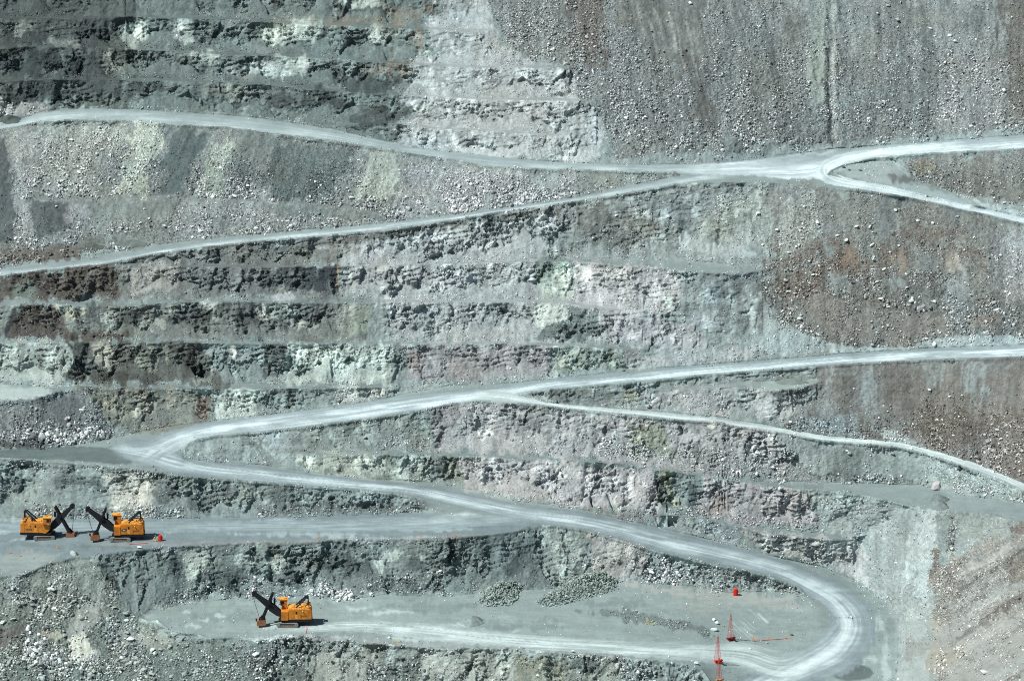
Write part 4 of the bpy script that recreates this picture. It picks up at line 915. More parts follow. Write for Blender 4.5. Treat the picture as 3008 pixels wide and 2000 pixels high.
# ------------------------------------------------------------------ electric rope shovels (forward +x, left +y)
def shovel(u, v, rz, crawl, label, text, emblem, bz=16.3, bx=16.5):
    p = at(u, v); r = empty('mining_shovel', (p.x, p.y, p.z+.05), rz, label, 'mining shovel', 'electric rope shovels parked on the benches')
    for sy in (-1, 1):                         # crawler tracks
        y0, y1 = (sy*5.0, sy*3.2) if sy < 0 else (3.2, 5.0)
        n = 44; out = []
        Lh, R_ = 4.3, 1.15
        for i in range(n):
            d = i/n*(4*Lh+2*math.pi*R_)
            if d < 2*Lh: out.append((-Lh+d, 0.02))
            elif d < 2*Lh+math.pi*R_:
                a = (d-2*Lh)/R_; out.append((Lh+R_*math.sin(a), R_-R_*math.cos(a)))
            elif d < 4*Lh+math.pi*R_: out.append((Lh-(d-2*Lh-math.pi*R_), 2*R_))
            else:
                a = (d-4*Lh-math.pi*R_)/R_; out.append((-Lh-R_*math.sin(a), R_+R_*math.cos(a)))
        out = [(x+(.0), max(z-(.10 if i % 2 else 0), .02) if z > .1 else z) for i, (x, z) in enumerate(out)]
        m = MB(); mid = (0, R_)
        ins = [(x*.86 if abs(x) < Lh else math.copysign(Lh*.86+(abs(x)-Lh)*.7, x), R_+(z-R_)*.74) for x, z in out]
        a = [m.bm.verts.new((x, y0, z)) for x, z in out]; b = [m.bm.verts.new((x, y1, z)) for x, z in out]
        ai = [m.bm.verts.new((x, y0, z)) for x, z in ins]; bi = [m.bm.verts.new((x, y1, z)) for x, z in ins]
        for i in range(n):
            j = (i+1) % n
            for q in ((a[i], a[j], b[j], b[i]), (ai[i], bi[i], bi[j], ai[j]), (a[i], ai[i], ai[j], a[j]), (b[i], b[j], bi[j], bi[i])): m.bm.faces.new(q)
        tr = m.build('crawler_track', M_TRACK, r); tr.rotation_euler = (0, 0, crawl)
        m = MB(); yf = (y0+y1)/2
        m.prism([(-4.4,.55),(4.4,.55),(4.7,1.2),(4.0,1.75),(-4.0,1.75),(-4.7,1.2)], yf-.7, yf+.7)
        m.build('track_frame', M_RAIL, tr)
        for xw in (-4.3, 4.3):
            m = MB(); m.tube((xw, yf-.95, R_), (xw, yf+.95, R_), .85, n=16).build('sprocket', M_TRACK, tr)
        for k in range(7): MB().tube((-3.0+k*1.0, yf-.93, .52), (-3.0+k*1.0, yf+.93, .52), .38, n=10).build('track_roller', M_TRACK, tr)
    m = MB(); m.box(-4.0, 4.0, -3.0, 3.0, .7, 2.2, .15); m.box(-5.2, -3.6, -2.4, 2.4, .5, 2.0, .1)
    cb = m.build('car_body', M_BLACK, r); cb.rotation_euler = (0, 0, crawl)
    MB().lathe([(3.3,2.2),(3.3,2.5),(3.0,2.55),(3.0,2.95)], n=28).build('turntable', M_DARK, r)
    m = MB(); m.prism([(-11.4,3.1),(-9.6,2.5),(2.6,2.7),(4.0,3.1),(4.0,3.95),(-11.5,3.95)], -4.3, 4.3)
    m.box(-11.9, -9.9, -4.35, 4.35, 2.55, 4.0, .2).build('revolving_frame', M_BLACK, r)
    # machinery house
    m = MB(); m.prism([(-11.3,3.95),(-11.3,8.5),(-10.7,9.0),(-.2,9.0),(.2,8.6),(.2,3.95)], -4.4, 4.4)
    m.build('machinery_house', M_YEL, r)
    m = MB(); m.box(.2, 3.6, .6, 4.6, 3.6, 8.1, .12).build('side_house', M_YEL, r)
    m = MB(); m.prism([(.2,3.7),(.2,7.4),(3.4,7.4),(3.4,5.6),(1.4,3.7)], -4.5, -.4); m.build('side_house', M_YEL, r)
    m = MB(); m.prism([(-11.7,3.9),(-11.7,8.2),(-11.3,8.5),(-11.3,3.9)], -3.9, 3.9).build('counterweight', M_YEL, r)
    m = MB(); m.box(-10.8, -.3, -4.2, 4.2, 9.0, 9.12, .05)
    for k in range(4): m.box(-8.6+k*2.1, -7.0+k*2.1, -3.6, 3.6, 9.12, 9.26, .03)
    m.box(-8.5, -6.4, -1.6, 1.6, 9.12, 9.75, .08); m.box(-3.0, -1.2, -2.4, 1.2, 9.12, 9.6, .08)
    roof = m.build('roof', M_YLIT, r)
    for (x, y, rr) in ((-10.0, 3.0, 1.15), (-10.1, -3.1, 1.15), (-9.7, 0, 1.0)):
        m = MB(); m.lathe([(rr*.8,8.9),(rr*.8,9.7),(rr,9.75),(rr,10.3),(rr*.75,10.45),(rr*.72,10.3)], (x, y, 0), 18); vv = m.build('vent_fan', M_YLIT, roof)
        MB().lathe([(rr*.45,10.32),(rr*.45,10.5),(rr*.2,10.56)], (x, y, 0), 12).build('fan_hub', M_DARK, vv)
    for y in (-4.1, 4.1):                          # hand rails along the roof
        m = MB()
        for k in range(8):
            x = -9.0+k*1.22; m.tube((x, y, 9.0), (x, y, 10.05), .05, n=5)
        for z in (9.55, 10.05): m.tube((-9.0, y, z), (-.46, y, z), .05, n=5)
        m.build('handrail', M_BLACK, r)
    for sy in (1, -1):                             # lettering, emblem and openings on both flanks
        yy = sy*4.4
        m = MB(); m.box(-4.3, -3.5, yy-.04, yy+.04, 6.7, 8.0).build('vent_opening', M_BLACK, r)
        m = MB(); m.box(-4.5, -3.2, yy-.03, yy+.03, 4.2, 6.5, .01).build('side_door', M_YLIT, r)
        m = MB(); m.box(-7.2, -6.8, min(yy, yy+sy*.5), max(yy, yy+sy*.5), 8.0, 8.3).build('flood_lamp', M_WHITE, r)
        for x in (-9.6, -6.2, -2.6): MB().box(x-.05, x+.05, yy-.05, yy+.05, 4.0, 8.4).build('panel_seam', M_RUST, r)
        rot = (math.pi/2, 0, math.pi if sy > 0 else 0)
        if text: lettering(text, 1.5, (-7.3, yy+sy*.06, 5.6), rot, M_LETTER, r, 'number_marking')
    if emblem:
        m = MB(); m.lathe([(1.0, 0), (1.0, .05)], n=18); e = m.build('emblem', M_LETTER, r); e.scale = (1.5, .7, 1); e.location = (-1.6, 4.44, 6.4); e.rotation_euler = (-math.pi/2, .25, 0)
        m = MB(); m.lathe([(.34, .05), (.34, .09)], (.1, .25, 0), n=12).build('emblem_mark', M_WHITE, e)
    # operator cab tower on the right front corner
    cab = MB(); cab.prism([(.4,7.4),(.4,12.0),(3.0,12.0),(3.9,11.8),(3.9,9.4),(3.2,9.0),(3.2,7.4)], -5.2, -1.9)
    cab = cab.build('cab', M_YEL, r)
    MB().box(.1, 4.7, -5.5, -1.6, 12.0, 12.4, .12).build('cab_roof', M_YLIT, cab)
    m = MB(); m.box(.9, 2.2, -3.9, -2.7, 12.4, 12.85, .06).build('roof_unit', M_YLIT, cab)
    m = MB(); m.box(3.86, 3.96, -5.0, -2.1, 9.9, 11.5).build('front_window', M_GLASS, cab)
    for y in (-5.2, -1.9): MB().box(2.0, 3.7, y-.05, y+.05, 9.9, 11.4).build('side_window', M_GLASS, cab)
    m = MB(); m.box(2.4, 4.0, -5.35, -5.2, 8.3, 8.9).build('cab_sign', M_WHITE, cab)
    m = MB(); m.box(.3, 4.6, -5.7, -5.2, 8.6, 8.75)
    for k in range(5): m.tube((.4+k*1.0, -5.65, 8.7), (.4+k*1.0, -5.65, 9.7), .05, n=5)
    m.tube((.4, -5.65, 9.7), (4.4, -5.65, 9.7), .05, n=5).build('walkway', M_DARK, cab)
    MB().tube((1.2, -4.2, 12.4), (1.2, -4.2, 14.2), .05, n=5).build('antenna', M_DARK, cab)
    # gantry
    g = MB(); top = Vector((-9.4, 0, 14.0))
    for sy in (-1, 1):
        g.tube((-3.6, sy*2.0, 9.1), (top.x+.6, sy*1.3, top.z), .38, n=8); g.tube((-10.2, sy*2.0, 9.1), (top.x-.4, sy*1.3, top.z), .26, n=8)
        g.tube((-7.0, sy*1.6, 11.8), (-9.8, sy*1.6, 11.4), .14, n=6)
    g.tube((top.x-.3, -1.7, top.z), (top.x-.3, 1.7, top.z), .5, n=12); g.tube((-6.6, -1.6, 11.6), (-6.6, 1.6, 11.6), .16, n=6)
    g.box(-9.9, -8.4, -1.2, 1.2, 13.7, 14.6, .1); gn = g.build('gantry', M_BLACK, r)
    m = MB(); m.box(-6.2, -5.4, -2.2, -1.4, 9.1, 11.6, .05).build('exhaust_stack', M_BLACK, gn)
    # boom: foot, deep middle, point sheaves
    F0 = Vector((3.2, 0, 4.9)); Pt = Vector((bx, 0, bz)); ax = (Pt-F0).normalized(); up = Vector((-ax.z, 0, ax.x)); Lb = (Pt-F0).length
    prof = [(0,.8),(.12,1.6),(.34,1.9),(.55,1.35),(.92,.8),(1,.7)]
    m = MB()
    for y in (-1.0, 1.0):
        pts = [F0+ax*(t*Lb)+up*w_ for t, w_ in prof]+[F0+ax*(t*Lb)-up*w_ for t, w_ in prof[::-1]]
        m.prism([(q.x, q.z) for q in pts], y-.42, y+.42)
    for t in (.06, .22, .62, .8, .95):
        c = F0+ax*(t*Lb); m.tube(c+Vector((0,-1.0,0)), c+Vector((0,1.0,0)), .4, n=8)
    boom = m.build('boom', M_DARK, r)
    for y in (-.75, .75):
        MB().tube(Pt+Vector((.1, y-.32, .1)), Pt+Vector((.1, y+.32, .1)), 1.25, n=22).build('point_sheave', M_BLACK, boom)
    Sh = F0+ax*(.52*Lb)+up*1.0                     # crowd housing
    m = MB(); m.tube(Sh+Vector((0,-2.1,0)), Sh+Vector((0,2.1,0)), .8, n=14); m.box(Sh.x-1.5, Sh.x+1.0, -1.2, 1.2, Sh.z-.7, Sh.z+1.0, .1)
    m.box(Sh.x-3.2, Sh.x-2.2, -.9, .9, Sh.z-.6, Sh.z+2.0, .1)
    m.build('crowd_machinery', M_BLACK, boom)
    for y in (-1.7, 1.7): MB().tube((top.x, y*.7, top.z+.3), Pt+Vector((-.2, y*.6, .7)), .07, n=5).build('suspension_rope', M_ROPE, r)
    DT = Vector((12.6, 0, 3.7)); sd = (Sh-DT).normalized(); ST_ = Sh+sd*5.2
    m = MB(); sx = Vector((sd.z, 0, -sd.x))
    for y in (-1.25, 1.25):
        q = [DT+sx*.62, DT-sx*.62, ST_-sx*.5, ST_+sx*.5]; m.prism([(a_.x, a_.z) for a_ in q], y-.34, y+.34)
    m.tube(ST_+Vector((0,-1.4,0)), ST_+Vector((0,1.4,0)), .5, n=10); m.tube(DT+Vector((0,-1.5,0)), DT+Vector((0,1.5,0)), .55, n=10)
    stick = m.build('dipper_handle', M_BLACK, r)
    # dipper: open topped bucket with lip and teeth
    m = MB(); o = [(11.4,3.3),(11.1,.8),(12.0,.15),(15.2,.1),(15.7,.5),(15.5,2.6),(14.6,3.0)]; i_ = [(11.9,3.1),(11.6,1.0),(12.2,.55),(15.0,.5),(15.2,.8),(15.0,2.4),(14.4,2.7)]
    n = len(o)
    for y0, y1 in ((-2.1,-1.8),(1.8,2.1)): m.prism(o, y0, y1)
    for k in range(n-1): m.prism([o[k], o[k+1], i_[k+1], i_[k]], -1.8, 1.8)
    bk = m.build('bucket', M_RUST, r)
    for k in range(6):
        y = -1.75+k*.7; MB().prism([(15.3,2.5),(16.3,3.1),(16.2,2.9),(15.4,2.1)], y-.14, y+.14).build('tooth', M_DARK, bk)
    m = MB()
    for y in (-1.9, 1.9): m.prism([(12.0,3.0),(12.2,4.6),(12.9,4.7),(14.4,3.0)], y-.16, y+.16)
    m.tube((12.5,-1.95,4.4), (12.5,1.95,4.4), .25, n=8).build('bail', M_BLACK, bk)
    for y in (-.5, .5): MB().tube(Pt+Vector((1.25, y, .1)), (14.2, y, 3.2), .07, n=5).build('hoist_rope', M_ROPE, r)
    return r
shovel(103, 1237, math.radians(-3), math.radians(6), 'yellow rope shovel facing right with cab on the near side, leftmost on the upper bench', 'SH07', False, 17.0, 14.6)
shovel(280, 1241, math.pi+math.radians(3), math.radians(-7), 'yellow rope shovel facing left beside the red tank with grey emblem on its flank', 'SH77', True)
shovel(664.5, 1437, math.pi+math.radians(4), math.radians(-8), 'yellow rope shovel facing left, alone on the lower bench floor', 'SH10', False)

# ------------------------------------------------------------------ red tanks
def tank(u, v, label, sc_):
    p = at(u, v); r = empty('tank', (p.x, p.y, p.z), .2, label, 'tank', 'red tanks on the bench floors'); r.scale = (sc_,)*3
    MB().lathe([(1.2,.35),(1.22,.4),(1.22,3.3),(1.15,3.42),(.5,3.6),(.25,3.62)], n=26).build('shell', M_RED, r)
    for z in (.6, 1.9, 3.15): MB().lathe([(1.24,z-.06),(1.27,z-.05),(1.27,z+.05),(1.24,z+.06)], n=26).build('hoop', M_RED, r)
    m = MB(); m.box(-1.55, 1.55, -1.2, -.8, 0, .35, .04); m.box(-1.55, 1.55, .8, 1.2, 0, .35, .04); m.box(-1.2, -.9, -.8, .8, .05, .3); m.box(.9, 1.2, -.8, .8, .05, .3)
    m.build('skid', M_RED, r)
    MB().lathe([(.3,3.6),(.3,3.82),(.22,3.88)], n=14).build('hatch', M_RED, r)
    m = MB(); m.box(1.2, 1.6, -.4, .3, 1.2, 2.2, .04).build('control_box', M_WHITE, r)
    m = MB()
    for y in (-.2, .2): m.tube((-1.3, y-.6, .3), (-1.3, y-.6, 3.5), .04, n=5)
    for k in range(8): m.tube((-1.3, -.8, .6+k*.38), (-1.3, -.4, .6+k*.38), .03, n=5)
    m.build('ladder', M_RED, r)
tank(369.5, 1244.5, 'small bright red tank on the upper bench, right of the two shovels', .82)
tank(1694, 1369.5, 'bright red tank on the pale corner of the lower bench floor', .96)

# ------------------------------------------------------------------ lattice towers for the cable crossing
def tower(u, v, hgt, wid, label, red, skid):
    p = at(u, v); r = empty('lattice_tower', (p.x, p.y, p.z), .5, label, 'lattice tower', 'red lattice towers beside the switchback')
    b = wid/2; t = .18; z0 = .9
    cor = [(-1,-1),(1,-1),(1,1),(-1,1)]
    for cx, cy in cor: MB().tube((cx*b, cy*b, z0), (cx*t, cy*t, hgt), .085, .05, 6).build('leg', red, r)
    zs = [z0+(hgt-z0)*(1-(1-k/7)**1.15) for k in range(8)]
    hw = lambda z: b+(t-b)*(z-z0)/(hgt-z0)
    m = MB()
    for k in range(7):
        z1, z2 = zs[k], zs[k+1]; a, c = hw(z1), hw(z2)
        for q in range(4):
            (x1, y1), (x2, y2) = cor[q], cor[(q+1) % 4]
            m.tube((x1*a, y1*a, z1), (x2*c, y2*c, z2), .032, n=4); m.tube((x2*a, y2*a, z1), (x1*c, y1*c, z2), .032, n=4); m.tube((x1*c, y1*c, z2), (x2*c, y2*c, z2), .032, n=4)
    m.build('bracing', red, r)
    m = MB(); m.tube((0,0,hgt-.2), (0,0,hgt+1.1), .08, n=6); m.tube((-.9,0,hgt*.8), (.9,0,hgt*.8), .08, n=5); m.build('mast_tip', M_SKID, r)
    for x in (-1.6, 1.6): MB().box(x-.35, x+.35, -2.0, 2.0, 0, .6, .1).build('skid_runner', skid, r)
    m = MB(); m.box(-1.9, 1.9, -1.2, 1.2, .5, .9, .06).build('base_frame', skid, r)
    for (x, y) in ((-1.5,-1.1),(1.5,-1.1)): MB().box(x-.6, x+.6, y-.5, y+.5, .9, 1.7, .12).build('ballast_block', skid, r)
tower(1682, 1472.5, 13.3, 2.3, 'faded red lattice tower standing back from the road with pale tan foot', M_REDT, M_SKID)
tower(1652.5, 1524.5, 13.4, 2.6, 'bright red lattice tower standing at the edge of the lower bench', M_REDB, M_RED)
tower(1655, 1567.5, 12.2, 2.4, 'pinkish red lattice tower with tan skid, lowest of the towers at the frame edge', M_REDT, M_DUSTY)

# ------------------------------------------------------------------ cable stands and trailing cables
def stand(u, v, mat, sz, label):
    p = at(u, v); r = empty('cable_stand', (p.x, p.y, p.z), rng.uniform(-.3, .3), label, 'cable stand', 'cable stands on the bench floors'); r.scale = (sz,)*3
    for sx in (-1, 1): 
        m = MB(); m.tube((sx*.85, -.45, 0), (sx*.1, 0, 2.5), .13, n=6); m.tube((sx*.85, .45, 0), (sx*.1, 0, 2.5), .1, n=6).build('leg', mat, r)
    m = MB(); m.tube((-.55, -.25, .9), (.55, -.25, .9), .11, n=6); m.tube((-.25, 0, 2.5), (.25, 0, 2.5), .14, n=6).build('crossbar', mat, r)
for (u, v, mt, sz, lb) in (
 (1490.5, 1437, M_YSTAND, 1.0, 'yellow A-frame stand at the foot of the dark rubble ridge on the lower bench'),
 (1500.5, 1439, M_YSTAND, .85, 'dull greyish A-frame stand just right of the yellow one below the rubble ridge'),
 (1734, 1475, M_OSTAND, .9, 'orange cable stand at the left end of the cable, nearest the faded tower'),
 (1770, 1472, M_OSTAND, .75, 'orange cable stand at the middle of the cable right of the faded tower'),
 (1808.5, 1470, M_OSTAND, .7, 'orange cable stand at the right end of the cable near the road bend'),
 (356, 1246.5, M_YSTAND, .95, 'yellow cable stand immediately left of the red tank on the upper bench'),
 (919, 1479, M_YSTAND, .75, 'faint yellow cable stand on the outer edge of the lower floor, right one of two'),
 (907, 1479, M_YSTAND, .7, 'faint yellow cable stand on the outer edge of the lower floor, left one of two'),
 (735, 1244, M_OSTAND, .8, 'orange cable stand on the upper bench edge, leftmost of the three above the dark face'),
 (970, 1243, M_OSTAND, .8, 'orange cable stand on the upper bench edge, middle of the three above the dark face'),
 (1046, 1237, M_OSTAND, .8, 'orange cable stand on the upper bench edge, rightmost of the three above the dark face'),
 (24, 1274, M_OSTAND, .7, 'orange cable stand on bare ground in front of the left shovel, leftmost of three'),
 (46, 1281, M_OSTAND, .7, 'orange cable stand on bare ground in front of the left shovel, middle of three'),
 (133, 1262, M_OSTAND, .7, 'orange cable stand in front of the left shovel, nearest the rubble heap')):
    stand(u, v, mt, sz, lb)
def cable(pts, mat, label, r=.14):
    pts = smooth_pts([(a, b, 0) for a, b in pts], 6); m = MB(); q = [at(a, b)+Vector((0, 0, r+.03)) for a, b, _ in pts]
    for a, b in zip(q[:-1], q[1:]): m.tube(a, b, r, n=6)
    return tag(m.build('power_cable', mat), label, 'cable', 'trailing cables lying on the benches')
cable([(297,1254),(305,1252.5),(318,1252),(330,1251),(341,1250)], M_CABLE, 'pink trailing cable on the ground in front of the shovel beside the red tank', .2)
cable([(1734,1476),(1750,1474.5),(1770,1473),(1790,1471.5),(1808,1470),(1826,1470.5)], M_OCABLE, 'orange trailing cable between the orange stands near the road bend', .17)
cable([(705,1441),(706.5,1447),(705,1454),(704,1459)], M_CABLE, 'short pink cable running forward from the rear of the lower shovel', .16)

# ------------------------------------------------------------------ heaps
def heap_of_rock(outline, hgt, n, size, bright, label, seed):
    r = np.random.default_rng(seed); a = np.array(outline, float); n = int(n*1.25); vs = []; fs = []; cc = []; off = 0; k = 0
    c0 = a.mean(0)
    while k < n:
        u = r.uniform(a[:, 0].min(), a[:, 0].max()); v = r.uniform(a[:, 1].min(), a[:, 1].max()); ins = False; dmin = 1e9
        for i in range(len(a)):
            ax_, ay_ = a[i]; bx_, by_ = a[(i+1) % len(a)]
            if (ay_ > v) != (by_ > v) and u < (bx_-ax_)*(v-ay_)/(by_-ay_)+ax_: ins = not ins
            ex, ey = bx_-ax_, by_-ay_; t = min(max(((u-ax_)*ex+(v-ay_)*ey)/(ex*ex+ey*ey), 0), 1)
            dmin = min(dmin, math.hypot(u-ax_-t*ex, (v-ay_-t*ey)*2))
        if not ins: continue
        k += 1; p = np.array(at(u, v)); lv = hgt*min(dmin/26, 1)*r.uniform(.3, 1)
        tv, tf = chunk(1, 8, int(r.integers(0, 40))); s = size*r.uniform(.6, 1.5)
        R_ = rand_rot(1)[0]; vs.append((tv@R_.T)*s+p+[0, 0, lv+s*.2]); fs.append(tf+off); off += len(tv)
        cc.append(np.repeat([A((150,161,153))*r.uniform(bright[0], bright[1])], len(tv), 0))
    o = add_mesh('rock_heap', np.concatenate(vs), np.concatenate(fs), M_STONE, np.concatenate(cc), smooth=False, tri=True)
    return tag(o, label, 'rock heap', 'heaps of green rock on the lower bench')
heap_of_rock([(1234,1388),(1262,1398),(1300,1392),(1345,1380),(1425,1356),(1420,1336),(1392,1318),(1345,1322),(1318,1340),(1290,1352),(1250,1372)], 3.2, 900, .62, (.55, 1.5), 'long heap of greenish broken rock on the lower bench, the larger of two', 11)
heap_of_rock([(1098,1386),(1122,1396),(1165,1396),(1188,1386),(1200,1368),(1204,1350),(1188,1338),(1150,1340),(1120,1358)], 2.8, 520, .62, (.6, 1.6), 'smaller heap of greenish broken rock against the face of the lower bench', 12)
def soil_heap(u, v, ru, rv, hgt, rgb, label, seed):
    r = np.random.default_rng(seed); nr, na = 14, 40; vs = []; ph = r.uniform(0, 6, 4)
    for i in range(nr+1):
        for j in range(na):
            t = 2*math.pi*j/na; q = i/nr; lob = 1+.12*math.sin(2*t+ph[0])+.07*math.sin(5*t+ph[1])+.04*math.sin(9*t+ph[2])
            z = hgt*max(1-q**1.4, 0)**1.1*(1+.12*math.sin(3*t+ph[3])*q)+r.normal()*.06*(q < .9)-(.5 if i == nr else 0)
            p = at(u+ru*q*lob*math.cos(t), v-rv*q*lob*math.sin(t)); vs.append((p.x, p.y, p.z+z))
    fs = [(i*na+j, (i+1)*na+j, (i+1)*na+(j+1) % na, i*na+(j+1) % na) for i in range(nr) for j in range(na)]
    c = np.repeat([A(rgb)], len(vs), 0)*r.uniform(.88, 1.12, (len(vs), 1))
    o = add_mesh('soil_heap', np.array(vs), np.array(fs), M_LOOSE, c)
    return tag(o, label, 'soil heap', 'smooth heaps of fine material')
soil_heap(1086, 1431, 32, 11, 3.2, (140,152,150), 'low cone of grey fines on the lower bench right of the shovel', 21)
soil_heap(2158, 1150, 26, 9, 3.2, (126,138,136), 'dark smooth soil heap on the right bench just below the big pink boulder', 22)
soil_heap(2160, 1166, 28, 9, 3.8, (132,143,140), 'dark smooth soil heap at the front of the right bench, in front of another', 23)
soil_heap(1822, 881, 36, 6, 2.4, (128,136,130), 'dark soil heap on the ledge just under the big right road', 24)
soil_heap(300, 565, 44, 8, 3.6, (124,130,126), 'grey soil heap beside the second road on the left', 25)
soil_heap(207, 570, 34, 8, 3.0, (112,114,108), 'brownish soil heap left of the larger grey heap by the second road', 26)
soil_heap(1690, 336, 26, 16, 1.6, (124,134,134), 'grey soil heap at the toe of the great talus slope above the junction', 27)
soil_heap(22, 278, 30, 8, 2.6, (96,108,104), 'dark green soil heap at the far left end of the top road', 28)

# ------------------------------------------------------------------ boulders one can point at
def boulder_mesh(seed, rgb, n=3):
    v, f = chunk(n, 11, seed); r = np.random.default_rng(seed)
    v = v*(1+.03*r.normal(size=(len(v), 1))); me = bpy.data.meshes.new('boulder')
    me.from_pydata(v.tolist(), [], f.tolist()); me.update()
    a_ = me.color_attributes.new('Col', 'FLOAT_COLOR', 'POINT'); c4 = np.ones((len(v), 4), F); c4[:, :3] = np.clip(A(rgb)*r.uniform(.85, 1.15, (len(v), 1)), 0, .85); a_.data.foreach_set('color', c4.ravel())
    me.materials.append(M_STONE); return me
KINDS = {'pale': [boulder_mesh(900+k, (214,218,214), 2) for k in range(4)], 'grey': [boulder_mesh(920+k, (172,176,174), 2) for k in range(4)],
         'pink': [boulder_mesh(940+k, (196,184,186), 3) for k in range(3)], 'dark': [boulder_mesh(960+k, (104,112,112), 2) for k in range(3)], 'white': [boulder_mesh(980+k, (224,226,222), 2) for k in range(4)]}
def boulder(u, v, size, kind, label, group=None, k=0, flatten=.85):
    rng = np.random.default_rng(int(u*7+v*13))
    o = bpy.data.objects.new('boulder', KINDS[kind][k % len(KINDS[kind])]); COL.objects.link(o); p = at(u, v)
    o.location = (p.x, p.y, p.z+size*.22); o.scale = (size*.5*rng.uniform(1.0, 1.3), size*.5*rng.uniform(.9, 1.2), size*.5*flatten*rng.uniform(.9, 1.2)); o.rotation_euler = (rng.uniform(-.4, .4), rng.uniform(-.4, .4), rng.uniform(0, 6.3))
    return tag(o, label, 'boulder', group)
def giant(u, v, label):
    pts = [(-2.7,-1.6,.1),(1.0,-2.2,0),(2.8,-.6,.2),(2.6,1.8,.1),(-1.6,2.2,0),(-3.0,.6,.6),(-1.6,-1.3,2.6),(.9,-1.2,3.3),(1.9,.6,3.9),(.4,1.7,4.5),(-1.5,1.2,3.4),(2.9,.2,1.6),(-.6,-2.3,1.1)]
    bm = bmesh.new(); vs = [bm.verts.new(p_) for p_ in pts]; bmesh.ops.convex_hull(bm, input=vs)
    bmesh.ops.bevel(bm, geom=bm.edges[:], offset=.10, segments=1, affect='EDGES')
    me = bpy.data.meshes.new('boulder'); bm.to_mesh(me); bm.free(); a_ = me.color_attributes.new('Col', 'FLOAT_COLOR', 'POINT')
    for d_ in a_.data: d_.color = (*[float(x_) for x_ in A((190,178,180))*rng.uniform(.85, 1.15)], 1)
    me.materials.append(M_STONE); o = bpy.data.objects.new('boulder', me); COL.objects.link(o); p = at(u, v); o.location = (p.x, p.y, p.z-.15); o.rotation_euler = (0, 0, .25)
    return tag(o, label, 'boulder')
